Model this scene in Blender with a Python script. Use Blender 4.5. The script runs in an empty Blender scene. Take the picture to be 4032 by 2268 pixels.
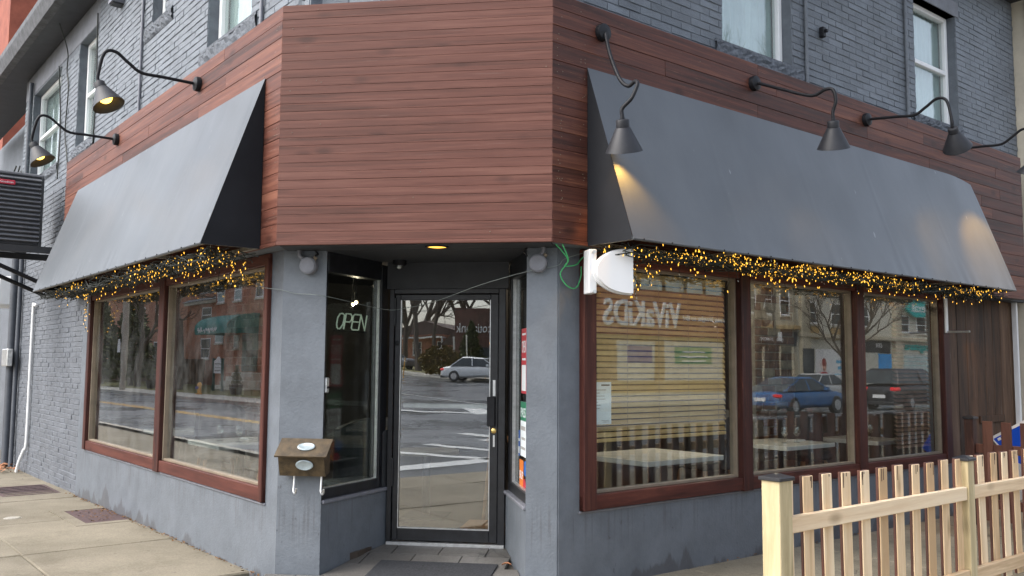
import bpy, bmesh, math, random
from mathutils import Vector, Matrix
random.seed(7)
rnd = random.random
def U(a, b): return a + (b - a) * rnd()
# ------------------------------------------------------------------ camera
scn = bpy.context.scene
COL = scn.collection
CAM = Vector((2.5187, -5.8961, 1.398)); YAW, PITCH, ROLL, FPX = -0.1429, 0.0878, 0.0068, 3512.6
_f = Vector((math.sin(YAW) * math.cos(PITCH), math.cos(YAW) * math.cos(PITCH), math.sin(PITCH)))
_r = Vector((math.cos(YAW), -math.sin(YAW), 0)); _u = _r.cross(_f)
CR = _r * math.cos(ROLL) + _u * math.sin(ROLL); CU = -_r * math.sin(ROLL) + _u * math.cos(ROLL); CF = _f
cam = bpy.data.cameras.new('camera'); cam.sensor_width = 36; cam.lens = FPX / 4032 * 36
cam.clip_start = 0.05; cam.clip_end = 600
co = bpy.data.objects.new('camera', cam); COL.objects.link(co)
co.matrix_world = Matrix(((CR.x, CU.x, -CF.x, CAM.x), (CR.y, CU.y, -CF.y, CAM.y), (CR.z, CU.z, -CF.z, CAM.z), (0, 0, 0, 1)))
scn.camera = co
def pix(p):
    d = Vector(p) - CAM; z = d.dot(CF)
    if z < .1: return None
    return (2016 + FPX * d.dot(CR) / z, 1134 - FPX * d.dot(CU) / z, z)
# ------------------------------------------------------------------ sky, sun, exposure
SUN_EL, SUN_AZ = math.radians(48), math.radians(242)     # compass-like: 0 = +Y, clockwise
wd = bpy.data.worlds.new('World'); scn.world = wd; wd.use_nodes = True
nt = wd.node_tree; nt.nodes.clear()
sky = nt.nodes.new('ShaderNodeTexSky'); sky.sky_type = 'NISHITA'; sky.sun_disc = False
sky.sun_elevation = SUN_EL; sky.sun_rotation = SUN_AZ; sky.air_density = 1.0; sky.dust_density = 4.0; sky.ozone_density = 1.5
hs = nt.nodes.new('ShaderNodeHueSaturation'); hs.inputs['Saturation'].default_value = 0.52
bg = nt.nodes.new('ShaderNodeBackground'); bg.inputs['Strength'].default_value = 0.15
wo = nt.nodes.new('ShaderNodeOutputWorld')
nt.links.new(sky.outputs[0], hs.inputs['Color']); nt.links.new(hs.outputs[0], bg.inputs[0]); nt.links.new(bg.outputs[0], wo.inputs[0])
sl = bpy.data.lights.new('sun', 'SUN'); sl.energy = .8; sl.angle = math.radians(60); sl.color = (1, .985, .96)
so = bpy.data.objects.new('sun', sl); COL.objects.link(so)
sdir = Vector((math.sin(SUN_AZ) * math.cos(SUN_EL), math.cos(SUN_AZ) * math.cos(SUN_EL), math.sin(SUN_EL)))
so.rotation_euler = (-sdir).to_track_quat('-Z', 'Y').to_euler(); so.location = sdir * 60
scn.view_settings.view_transform = 'Standard'; scn.view_settings.look = 'None'
scn.view_settings.exposure = 1.47; scn.view_settings.gamma = 1.0
scn.view_settings.use_curve_mapping = False
scn.render.resolution_x = 1024; scn.render.resolution_y = 576
try:
    scn.cycles.max_bounces = 10; scn.cycles.transparent_max_bounces = 24; scn.cycles.sample_clamp_indirect = 6
except Exception: pass
# ------------------------------------------------------------------ frames
AL, AR, WC = 0.7511, 0.8191, 1.9393
class Fr:
    def __init__(s, o, t, n): s.o, s.t, s.n = Vector(o), Vector(t), Vector(n)
    def __call__(s, a, d, z): return s.o + s.t * a + s.n * d + Vector((0, 0, z))
FL = Fr((0, 0, 0), (-math.cos(AL), math.sin(AL), 0), (-math.sin(AL), -math.cos(AL), 0))
FR = Fr((WC, 0, 0), (math.cos(AR), math.sin(AR), 0), (math.sin(AR), -math.cos(AR), 0))
FC = Fr((0, 0, 0), (1, 0, 0), (0, -1, 0))
FW = Fr((0, 0, 0), (1, 0, 0), (0, 1, 0))
NL, NR = FL.n, FR.n
def DD(ld, rd, z=0):                       # point from its distances in front of the two wing facades
    c = rd + NR.x * WC
    det = NL.x * NR.y - NL.y * NR.x
    return Vector(((ld * NR.y - c * NL.y) / det, (NL.x * c - NR.x * ld) / det, z))
# ------------------------------------------------------------------ materials
MATS = {}
class NB:
    def __init__(s, name):
        s.m = bpy.data.materials.new(name); s.m.use_nodes = True; s.t = s.m.node_tree
        s.b = s.t.nodes['Principled BSDF']
    def n(s, ty, **k):
        o = s.t.nodes.new(ty)
        for a, v in k.items(): setattr(o, a, v)
        return o
    def l(s, a, b): s.t.links.new(a, b)
    def pos(s, scale=(1, 1, 1), rot=(0, 0, 0), obj=False):
        if obj: src = s.n('ShaderNodeTexCoord').outputs['Object']
        else: src = s.n('ShaderNodeNewGeometry').outputs['Position']
        m1 = s.n('ShaderNodeMapping'); m1.inputs['Rotation'].default_value = rot
        m2 = s.n('ShaderNodeMapping'); m2.inputs['Scale'].default_value = scale
        s.l(src, m1.inputs[0]); s.l(m1.outputs[0], m2.inputs[0]); return m2.outputs[0]
    def noise(s, vec, scale=5, detail=4, rough=.6, dist=0):
        o = s.n('ShaderNodeTexNoise'); o.inputs['Scale'].default_value = scale; o.inputs['Detail'].default_value = detail
        o.inputs['Roughness'].default_value = rough; o.inputs['Distortion'].default_value = dist; s.l(vec, o.inputs['Vector']); return o.outputs['Fac']
    def ramp(s, fac, stops):
        o = s.n('ShaderNodeValToRGB'); e = o.color_ramp.elements
        while len(e) < len(stops): e.new(0.5)
        for q, (p, c) in zip(e, stops): q.position = p; q.color = tuple(c) + (1,) if len(c) == 3 else c
        s.l(fac, o.inputs[0]); return o.outputs[0]
    def mix(s, fac, a, b, mode='MIX'):
        o = s.n('ShaderNodeMix', data_type='RGBA', blend_type=mode)
        if isinstance(fac, (int, float)): o.inputs[0].default_value = fac
        else: s.l(fac, o.inputs[0])
        for i, v in ((6, a), (7, b)):
            if isinstance(v, tuple): o.inputs[i].default_value = v + (1,)
            else: s.l(v, o.inputs[i])
        return o.outputs[2]
    def math(s, op, a, b=0., c=None):
        o = s.n('ShaderNodeMath', operation=op)
        for i, v in enumerate((a, b) if c is None else (a, b, c)):
            if isinstance(v, (int, float)): o.inputs[i].default_value = v
            else: s.l(v, o.inputs[i])
        return o.outputs[0]
    def bump(s, h, strength=.3, dist=.01):
        o = s.n('ShaderNodeBump'); o.inputs['Strength'].default_value = strength; o.inputs['Distance'].default_value = dist
        s.l(h, o.inputs['Height']); s.l(o.outputs[0], s.b.inputs['Normal'])
    def col(s, c):
        if isinstance(c, tuple): s.b.inputs['Base Color'].default_value = c + (1,)
        else: s.l(c, s.b.inputs['Base Color'])
    def rough(s, r):
        if isinstance(r, (int, float)): s.b.inputs['Roughness'].default_value = r
        else: s.l(r, s.b.inputs['Roughness'])
    def z(s):
        o = s.n('ShaderNodeSeparateXYZ'); s.l(s.n('ShaderNodeNewGeometry').outputs['Position'], o.inputs[0]); return o.outputs[2]
    def orand(s): return s.n('ShaderNodeObjectInfo').outputs['Random']
def plain(name, c, r=.6, metal=0., var=.18, sc=6, emit=None, bump=0., spec=None):
    if name in MATS: return MATS[name]
    b = NB(name); f = b.noise(b.pos(), sc, 5)
    lo = tuple(x * (1 - var) for x in c); hi = tuple(min(1, x * (1 + var)) for x in c)
    b.col(b.ramp(f, [(.3, lo), (.7, hi)])); b.rough(r); b.b.inputs['Metallic'].default_value = metal
    if spec is not None: b.b.inputs['Specular IOR Level'].default_value = spec
    if emit: b.b.inputs['Emission Color'].default_value = emit[:3] + (1,); b.b.inputs['Emission Strength'].default_value = emit[3]
    if bump: b.bump(b.noise(b.pos(), sc * 6, 5), bump)
    MATS[name] = b.m; return b.m
def m_stucco():
    b = NB('stucco_paint'); z = b.z(); p = b.pos()
    base = b.ramp(b.noise(p, 1.6, 5, .65), [(.25, (.112, .129, .15)), (.75, (.15, .169, .193))])
    # worn streaks of peeling dark paint rising from the footing
    st = b.noise(b.pos((5, 5, .7)), 1.5, 6, .7); lf = b.noise(b.pos((1.7, 1.7, .25)), 1.2, 3, .55)
    hgt = b.math('MULTIPLY_ADD', z, -1.25, -.12)
    msk = b.ramp(b.math('ADD', b.math('ADD', b.math('MULTIPLY', st, .42), b.math('MULTIPLY', lf, 1.25)), hgt), [(.85, (0, 0, 0)), (.885, (1, 1, 1))])
    c = b.mix(b.math('MULTIPLY', msk, .8), base, (.08, .083, .092))
    # drips under the sills
    dr = b.noise(b.pos((26, 26, .5)), 1.7, 4, .6)
    dm = b.ramp(dr, [(.55, (0, 0, 0)), (.63, (1, 1, 1))])
    hz = b.math('SUBTRACT', 1., b.math('MULTIPLY', b.math('ABSOLUTE', b.math('SUBTRACT', z, .3)), 4.5))
    c = b.mix(b.math('MULTIPLY', b.math('MULTIPLY', dm, b.math('MAXIMUM', hz, 0.)), .65), c, (.09, .092, .1))
    pk = b.ramp(b.noise(b.pos((26, 26, 14)), 1., 2, .5), [(.73, (0, 0, 0)), (.745, (1, 1, 1))])
    c = b.mix(b.math('MULTIPLY', pk, .7), c, (.075, .077, .085))
    dirt = b.ramp(b.noise(p, 5, 6, .7), [(.35, (.82, .82, .82)), (.6, (1, 1, 1))])
    c = b.mix(1., c, dirt, 'MULTIPLY')
    b.col(c); b.rough(.55)
    b.bump(b.math('ADD', b.noise(p, 55, 4, .6), b.math('MULTIPLY', b.noise(p, 9, 3), .8)), .38, .008); return b.m
def m_brick(name, c, glossy=.5, rot=0.):
    b = NB(name); p = b.pos()
    f = b.noise(p, 2.2, 6, .7); lo = tuple(x * .74 for x in c); hi = tuple(x * 1.2 for x in c)
    col = b.ramp(f, [(.28, lo), (.72, hi)])
    r = b.math('MULTIPLY_ADD', b.orand(), .3, .85)
    v = b.n('ShaderNodeCombineColor'); [b.l(r, v.inputs[i]) for i in range(3)]
    col = b.mix(1., col, v.outputs[0], 'MULTIPLY')
    chip = b.ramp(b.noise(b.pos((1, 1, 1.8)), 16, 4, .7), [(.7, (0, 0, 0)), (.74, (1, 1, 1))])
    col = b.mix(b.math('MULTIPLY', chip, .45), col, tuple(x * .45 for x in c))
    b.col(col); b.rough(glossy)
    h = b.math('ADD', b.noise(b.pos((18, 18, 42)), 1., 5, .7, .6), b.math('MULTIPLY', b.noise(p, 120, 3), .35))
    b.bump(h, .55, .011); return b.m
def m_wood(name, dark, mid, light, rot=0., grain=(1.1, 14, 34), rough=.5, vert=False, wear=.5, tone=.5, wearcol=None, spec=.4):
    """stained board: rot turns world X along the board"""
    b = NB(name); rz = (0, 0, rot)
    oi = b.n('ShaderNodeObjectInfo'); off = b.n('ShaderNodeVectorMath', operation='ADD')
    k = b.n('ShaderNodeVectorMath', operation='SCALE'); k.inputs['Scale'].default_value = 37.
    cc = b.n('ShaderNodeCombineXYZ'); [b.l(oi.outputs['Random'], cc.inputs[i]) for i in range(3)]
    b.l(cc.outputs[0], k.inputs[0])
    g = (grain[1], grain[2], grain[0]) if vert else grain
    def vec(mult):
        q = b.pos(tuple(x * mult for x in g), rz); o = b.n('ShaderNodeVectorMath', operation='ADD'); b.l(q, o.inputs[0]); b.l(k.outputs[0], o.inputs[1]); return o.outputs[0]
    f1 = b.noise(vec(1.), 1.3, 6, .65, .9); f2 = b.noise(vec(.35), 1.6, 4, .6, .4); f3 = b.noise(vec(3.2), 2., 3, .6)
    f = b.math('ADD', b.math('MULTIPLY', f1, .45), b.math('ADD', b.math('MULTIPLY', f2, .5), b.math('MULTIPLY', f3, .12)))
    f = b.math('ADD', f, b.math('MULTIPLY', b.math('SUBTRACT', oi.outputs['Random'], .5), .22 * tone * 2))
    col = b.ramp(f, [(.38, dark), (.54, mid), (.7, light)])
    w = b.ramp(b.noise(vec(1.3), 2.4, 6, .75, .6), [(.6, (0, 0, 0)), (.68, (1, 1, 1))])
    wc = wearcol or tuple(min(1, x * 1.9 + .03) for x in mid)
    col = b.mix(b.math('MULTIPLY', w, wear), col, wc)
    # knots
    kv = b.pos((2.2, 5., 5.) if not vert else (7., 7., 2.2), rz); ko = b.n('ShaderNodeVectorMath', operation='ADD'); b.l(kv, ko.inputs[0]); b.l(k.outputs[0], ko.inputs[1])
    vo = b.n('ShaderNodeTexVoronoi'); vo.inputs['Scale'].default_value = 1.; b.l(ko.outputs[0], vo.inputs['Vector'])
    kn = b.ramp(vo.outputs['Distance'], [(.06, (1, 1, 1)), (.2, (0, 0, 0))])
    col = b.mix(b.math('MULTIPLY', kn, .6), col, tuple(x * .55 for x in dark))
    b.col(col); b.rough(b.math('MULTIPLY_ADD', f1, .3, rough - .15)); b.b.inputs['Specular IOR Level'].default_value = spec
    b.bump(f1, .22, .004); return b.m
def m_glass(name, base=.09, tint=(.93, .96, .95), wob=.0015, dirt=.0):
    b = NB(name); t = b.t; t.nodes.remove(b.b)
    out = t.nodes['Material Output']
    g = b.n('ShaderNodeNewGeometry'); bmp = b.n('ShaderNodeBump'); bmp.inputs['Strength'].default_value = .12; bmp.inputs['Distance'].default_value = wob
    b.l(b.noise(b.pos((1, 1, .8)), 2.2, 2, .5), bmp.inputs['Height'])
    dt = b.n('ShaderNodeVectorMath', operation='DOT_PRODUCT'); b.l(g.outputs['Normal'], dt.inputs[0]); b.l(g.outputs['Incoming'], dt.inputs[1])
    c = b.math('SUBTRACT', 1., b.math('ABSOLUTE', dt.outputs['Value']))
    fr = b.math('MULTIPLY_ADD', b.math('POWER', c, 5.), 1. - base, base)
    tr = b.n('ShaderNodeBsdfTransparent'); tr.inputs[0].default_value = tint + (1,)
    gl = b.n('ShaderNodeBsdfGlossy'); gl.inputs['Roughness'].default_value = 0.004; b.l(bmp.outputs[0], gl.inputs['Normal'])
    mx = b.n('ShaderNodeMixShader'); b.l(fr, mx.inputs[0]); b.l(tr.outputs[0], mx.inputs[1]); b.l(gl.outputs[0], mx.inputs[2])
    last = mx.outputs[0]
    if dirt:
        df = b.n('ShaderNodeBsdfDiffuse'); df.inputs[0].default_value = (.6, .62, .62, 1)
        sp = b.ramp(b.noise(b.pos((1, 1, .7)), 3.5, 7, .75), [(.42, (0, 0, 0)), (.8, (1, 1, 1))])
        m2 = b.n('ShaderNodeMixShader'); b.l(b.math('MULTIPLY', sp, dirt), m2.inputs[0]); b.l(last, m2.inputs[1]); b.l(df.outputs[0], m2.inputs[2]); last = m2.outputs[0]
    b.l(last, out.inputs[0]); return b.m
def m_concrete(name, c1, c2, stain=(.2, .17, .11), wet=None):
    b = NB(name); p = b.pos()
    col = b.ramp(b.noise(p, .9, 6, .65), [(.3, c1), (.7, c2)])
    r = b.math('MULTIPLY_ADD', b.orand(), .3, .84); v = b.n('ShaderNodeCombineColor'); [b.l(r, v.inputs[i]) for i in range(3)]
    col = b.mix(1., col, v.outputs[0], 'MULTIPLY')
    s = b.ramp(b.noise(p, 2.3, 7, .72), [(.5, (0, 0, 0)), (.72, (1, 1, 1))]); col = b.mix(b.math('MULTIPLY', s, .55), col, stain)
    sp = b.ramp(b.noise(p, 70, 3, .7), [(.3, (.72, .72, .72)), (.6, (1.08, 1.08, 1.08))]); col = b.mix(1., col, sp, 'MULTIPLY')
    vo = b.n('ShaderNodeTexVoronoi'); vo.inputs['Scale'].default_value = 5.; b.l(p, vo.inputs['Vector'])
    gm = b.ramp(vo.outputs['Distance'], [(.06, (1, 1, 1)), (.075, (0, 0, 0))]); col = b.mix(b.math('MULTIPLY', gm, .55), col, tuple(x * .35 for x in c1))
    vc = b.n('ShaderNodeTexVoronoi', feature='DISTANCE_TO_EDGE'); vc.inputs['Scale'].default_value = .55
    wv = b.n('ShaderNodeVectorMath', operation='ADD'); nz = b.n('ShaderNodeTexNoise'); nz.inputs['Scale'].default_value = 3.; b.l(p, nz.inputs['Vector']); b.l(p, wv.inputs[0]); b.l(nz.outputs['Color'], wv.inputs[1]); b.l(wv.outputs[0], vc.inputs['Vector'])
    ck = b.ramp(vc.outputs['Distance'], [(.003, (1, 1, 1)), (.009, (0, 0, 0))]); col = b.mix(b.math('MULTIPLY', ck, b.ramp(b.noise(p, .8, 2), [(.5, (0, 0, 0)), (.6, (.7, .7, .7))])), col, tuple(x * .3 for x in c1))
    b.col(col); b.rough(b.ramp(b.noise(p, 1.1, 4), [(.35, (wet, wet, wet)), (.65, (.8, .8, .8))]) if wet else .85)
    b.bump(b.noise(p, 90, 5, .7), .35, .006); return b.m
M = {}
M['stucco'] = m_stucco()
M['brick_up'] = m_brick('painted_brick_dark', (.13, .147, .168), .55)
M['brick_low'] = m_brick('painted_brick_pale', (.13, .144, .165), .55)
M['mortar'] = plain('painted_mortar', (.112, .127, .146), .7, sc=9, bump=.4); M['mortar_low'] = plain('painted_mortar_pale', (.122, .136, .156), .7, sc=9, bump=.4)
WC_ = ((.064, .024, .016), (.118, .045, .032), (.17, .076, .056))
M['wood_c'] = m_wood('stained_cedar_centre', *WC_, rot=0., tone=.13, wear=.45, wearcol=(.185, .108, .09), rough=.56, spec=.3)
M['wood_l'] = m_wood('stained_cedar_left', (.042, .014, .009), (.118, .041, .027), (.2, .08, .05), rot=-math.atan2(FL.t.y, FL.t.x), tone=.4, wear=.8, wearcol=(.29, .17, .135), rough=.56, spec=.3)
M['wood_r'] = m_wood('stained_cedar_right', (.036, .014, .01), (.092, .032, .022), (.18, .07, .042), rot=-math.atan2(FR.t.y, FR.t.x), tone=.35, wear=.75, wearcol=(.27, .125, .068), rough=.56, spec=.3)
M['frame_l'] = m_wood('stained_frame_left', (.045, .013, .01), (.085, .026, .019), (.13, .044, .031), rot=-math.atan2(FL.t.y, FL.t.x), grain=(1.5, 20, 20), tone=.3, wear=.2, rough=.55, spec=.25)
M['frame_r'] = m_wood('stained_frame_right', (.04, .012, .009), (.085, .024, .017), (.15, .05, .032), rot=-math.atan2(FR.t.y, FR.t.x), grain=(1.5, 20, 20), tone=.3, wear=.35, wearcol=(.3, .11, .05), rough=.55, spec=.25)
M['frame_v'] = m_wood('stained_frame_upright', (.024, .008, .007), (.056, .017, .013), (.1, .034, .023), grain=(1.2, 18, 18), vert=True, tone=.3, wear=.35, wearcol=(.32, .11, .05), rough=.55, spec=.25)
M['cedar_raw'] = m_wood('raw_cedar', (.5, .335, .185), (.7, .51, .31), (.82, .655, .45), grain=(1.2, 16, 16), vert=True, tone=.9, wear=.35, wearcol=(.8, .62, .44), rough=.6)
M['cedar_rail'] = m_wood('raw_cedar_rail', (.5, .345, .2), (.7, .52, .33), (.82, .66, .46), rot=-math.atan2(FR.t.y, FR.t.x), grain=(1., 16, 22), tone=.4, wear=.3, rough=.6)
M['post_green'] = m_wood('treated_post', (.35, .28, .15), (.51, .42, .25), (.62, .53, .35), grain=(.9, 12, 12), vert=True, tone=.3, wear=.3, rough=.6)
M['stain_dark'] = m_wood('dark_stained_picket', (.035, .014, .01), (.08, .03, .02), (.13, .055, .035), grain=(1.2, 16, 16), vert=True, tone=.5, wear=.3, rough=.5)
M['weathered'] = m_wood('weathered_plank', (.026, .014, .008), (.085, .046, .026), (.16, .1, .064), grain=(.9, 10, 10), vert=True, tone=.55, wear=.5, wearcol=(.17, .14, .12), rough=.7)
M['black_metal'] = plain('black_paint', (.011, .0115, .014), .5, sc=14, var=.3, spec=.25)
M['black_satin'] = plain('black_satin_shade', (.02, .021, .025), .5, sc=10, var=.25, spec=.35)
M['door_black'] = plain('black_door_paint', (.013, .014, .017), .36, sc=14, var=.5, bump=.05)
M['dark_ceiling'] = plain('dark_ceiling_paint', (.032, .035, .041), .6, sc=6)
M['grey_paint'] = plain('grey_painted_metal', (.17, .175, .2), .45, sc=12, var=.2)
M['alu'] = plain('aluminium', (.62, .63, .63), .35, .8, sc=20)
M['white'] = plain('white_paint', (.78, .79, .79), .45, sc=5, var=.05)
M['white_plastic'] = plain('white_plastic', (.68, .69, .7), .4, sc=3, var=.03)
M['beige_trim'] = plain('beige_trim', (.2, .16, .115), .5, sc=8)
M['glass'] = m_glass('window_glass', .115, wob=.003, dirt=.05); M['glass_left'] = m_glass('window_glass_raised_reflection', .23, wob=.003, dirt=.08)  # left panes: same glass, reflection raised so they look brighter
M['glass_door'] = m_glass('door_glass', .26, wob=.003, dirt=.03)
M['glass_dark'] = m_glass('side_glass', .07, (.8, .84, .82))
M['int_dark'] = plain('interior_dark', (.025, .025, .027), .8, sc=3)
M['int_floor'] = plain('interior_floor', (.06, .045, .035), .5, sc=4)
M['marble'] = plain('white_marble', (.72, .73, .7), .25, sc=5, var=.12)
# ------------------------------------------------------------------ mesh helpers
class MB:
    def __init__(s): s.v, s.f = [], []
    def add(s, vs, fs):
        o = len(s.v); s.v += [Vector(q) for q in vs]; s.f += [tuple(i + o for i in q) for q in fs]; return s
    def box(s, F, a, d, z, ch=0.):
        """chamfered box in frame F: a, d, z are (lo, hi)"""
        L = [(min(x), max(x)) for x in (a, d, z)]
        if ch <= 0:
            vs = [F(L[0][i], L[1][j], L[2][k]) for i in (0, 1) for j in (0, 1) for k in (0, 1)]
            return s.add(vs, [(0, 1, 3, 2), (4, 6, 7, 5), (0, 4, 5, 1), (2, 3, 7, 6), (0, 2, 6, 4), (1, 5, 7, 3)])
        c = min(ch, *[(b - x) * .45 for x, b in L]); vs = []; idx = {}
        for i in (0, 1):
            for j in (0, 1):
                for k in (0, 1):
                    e = (i, j, k)
                    for ax in range(3):
                        p = []
                        for q in range(3):
                            v = L[q][e[q]]
                            if q != ax: v += c if e[q] == 0 else -c
                            p.append(v)
                        idx[e + (ax,)] = len(vs); vs.append(F(*p))
        fs = []
        for ax in range(3):
            o = [q for q in range(3) if q != ax]
            for sd in (0, 1):
                q = []
                for (x, y) in ((0, 0), (1, 0), (1, 1), (0, 1)):
                    e = [0, 0, 0]; e[ax] = sd; e[o[0]] = x; e[o[1]] = y; q.append(idx[tuple(e) + (ax,)])
                fs.append(tuple(q))
            for x in (0, 1):
                for y in (0, 1):
                    e0 = [0, 0, 0]; e0[o[0]] = x; e0[o[1]] = y; e1 = list(e0); e1[ax] = 1
                    fs.append((idx[tuple(e0) + (o[0],)], idx[tuple(e1) + (o[0],)], idx[tuple(e1) + (o[1],)], idx[tuple(e0) + (o[1],)]))
        for i in (0, 1):
            for j in (0, 1):
                for k in (0, 1): fs.append(tuple(idx[(i, j, k, ax)] for ax in range(3)))
        return s.add(vs, fs)
    def tube(s, pts, r, n=8, cap=True):
        pts = [Vector(p) for p in pts]; rs = r if isinstance(r, (list, tuple)) else [r] * len(pts)
        rings = []; prev = None
        for i, p in enumerate(pts):
            t = (pts[min(i + 1, len(pts) - 1)] - pts[max(i - 1, 0)]).normalized()
            if prev is None:
                a = Vector((0, 0, 1)) if abs(t.z) < .9 else Vector((1, 0, 0)); x = t.cross(a).normalized()
            else:
                x = prev - t * prev.dot(t); x = x.normalized() if x.length > 1e-6 else t.orthogonal().normalized()
            prev = x; y = t.cross(x)
            rings.append([p + (x * math.cos(2 * math.pi * k / n) + y * math.sin(2 * math.pi * k / n)) * rs[i] for k in range(n)])
        vs = [q for rg in rings for q in rg]; fs = []
        for i in range(len(rings) - 1):
            for k in range(n): fs.append((i * n + k, i * n + (k + 1) % n, (i + 1) * n + (k + 1) % n, (i + 1) * n + k))
        if cap: fs += [tuple(range(n))[::-1], tuple(range((len(rings) - 1) * n, len(rings) * n))]
        return s.add(vs, fs)
    def lathe(s, o, ax, prof, n=24, cap=False):
        """prof: (radius, distance along ax)"""
        ax = Vector(ax).normalized(); x = ax.orthogonal().normalized(); y = ax.cross(x); o = Vector(o)
        vs = [o + ax * h + (x * math.cos(2 * math.pi * k / n) + y * math.sin(2 * math.pi * k / n)) * r for r, h in prof for k in range(n)]; fs = []
        for i in range(len(prof) - 1):
            for k in range(n): fs.append((i * n + k, i * n + (k + 1) % n, (i + 1) * n + (k + 1) % n, (i + 1) * n + k))
        if cap: fs += [tuple(range(n))[::-1], tuple(range((len(prof) - 1) * n, len(prof) * n))]
        return s.add(vs, fs)
    def ball(s, o, r, n=12, m=8, sc=(1, 1, 1)):
        prof = [(Vector(o) + Vector((math.sin(math.pi * i / m) * math.cos(2 * math.pi * k / n) * r * sc[0], math.sin(math.pi * i / m) * math.sin(2 * math.pi * k / n) * r * sc[1], math.cos(math.pi * i / m) * r * sc[2]))) for i in range(m + 1) for k in range(n)]
        return s.add(prof, [(i * n + k, i * n + (k + 1) % n, (i + 1) * n + (k + 1) % n, (i + 1) * n + k) for i in range(m) for k in range(n)])
    def prism(s, F, poly, d0, d1):
        """poly of (a, z) extruded over d0..d1"""
        n = len(poly); vs = [F(a, d0, z) for a, z in poly] + [F(a, d1, z) for a, z in poly]
        return s.add(vs, [tuple(range(n)), tuple(range(n, 2 * n))[::-1]] + [(i, (i + 1) % n, n + (i + 1) % n, n + i) for i in range(n)])
    def grid(s, fn, nu, nv):
        vs = [fn(i / nu, j / nv) for i in range(nu + 1) for j in range(nv + 1)]
        return s.add(vs, [(i * (nv + 1) + j, (i + 1) * (nv + 1) + j, (i + 1) * (nv + 1) + j + 1, i * (nv + 1) + j + 1) for i in range(nu) for j in range(nv)])
WLOC = {}
def link(o, parent, loc):
    COL.objects.link(o); WLOC[o.name] = Vector(loc)
    if parent is not None:
        o.parent = parent; o.location = Vector(loc) - WLOC[parent.name]
    else: o.location = loc
    return o
def obj(name, mb, mat, parent=None, smooth=False, fix=True, kind=None):
    vs = mb.v; lo = Vector((min(v.x for v in vs), min(v.y for v in vs), min(v.z for v in vs))); hi = Vector((max(v.x for v in vs), max(v.y for v in vs), max(v.z for v in vs)))
    o0 = Vector(((lo.x + hi.x) / 2, (lo.y + hi.y) / 2, lo.z))
    me = bpy.data.meshes.new(name); me.from_pydata([v - o0 for v in vs], [], mb.f)
    if fix:
        bm = bmesh.new(); bm.from_mesh(me)
        if smooth: bmesh.ops.remove_doubles(bm, verts=bm.verts, dist=1e-5)
        bmesh.ops.recalc_face_normals(bm, faces=bm.faces); bm.to_mesh(me); bm.free()
    me.materials.append(M[mat] if isinstance(mat, str) else mat)
    if smooth: me.polygons.foreach_set('use_smooth', [True] * len(me.polygons)); me.set_sharp_from_angle(angle=math.radians(38))
    o = bpy.data.objects.new(name, me)
    if kind: o['kind'] = kind
    return link(o, parent, o0)
def tag(o, label, cat, group=None, kind=None):
    o['label'] = label; o['category'] = cat
    if group: o['group'] = group
    if kind: o['kind'] = kind
    return o
def thing(name, label, cat, loc, group=None):
    o = bpy.data.objects.new(name, None); o.empty_display_size = .1
    link(o, None, loc); return tag(o, label, cat, group)
def part(name, loc, parent, label=None):                     # an Empty that groups sub-parts
    o = bpy.data.objects.new(name, None); o.empty_display_size = .05; link(o, parent, loc)
    if label: o['label'] = label
    return o
def struct(name, mb, mat, **k):
    o = obj(name, mb, mat, **k); o['kind'] = 'structure'; return o
def B(F, a, d, z, ch=0.): return MB().box(F, a, d, z, ch)
_dg = None
def text(body, F, a, d, z, h, depth, width=None, mirror=1, shear=0., align='LEFT', space=1., bold=0.):
    """lettering as a mesh standing in frame F (a to the reader's right when mirror=1)"""
    cu = bpy.data.curves.new('t', 'FONT'); cu.body = body; cu.size = 1; cu.extrude = .5; cu.shear = shear; cu.space_character = space; cu.resolution_u = 3; cu.offset = bold
    o = bpy.data.objects.new('t', cu); COL.objects.link(o); bpy.context.view_layer.update()
    me = bpy.data.meshes.new_from_object(o.evaluated_get(bpy.context.evaluated_depsgraph_get()))
    vs = [v.co.copy() for v in me.vertices]; fs = [tuple(p.vertices) for p in me.polygons]
    bpy.data.objects.remove(o); bpy.data.meshes.remove(me); bpy.data.curves.remove(cu)
    x0, x1 = min(v.x for v in vs), max(v.x for v in vs); y0, y1 = min(v.y for v in vs), max(v.y for v in vs)
    ky = h / max(1e-6, (y1 - y0)); kx = (width / (x1 - x0)) if width else ky
    m = MB(); m.add([F(a + mirror * (v.x - x0) * kx, d + (v.z + .5) * depth, z + (v.y - y0) * ky) for v in vs], fs); return m
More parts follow.
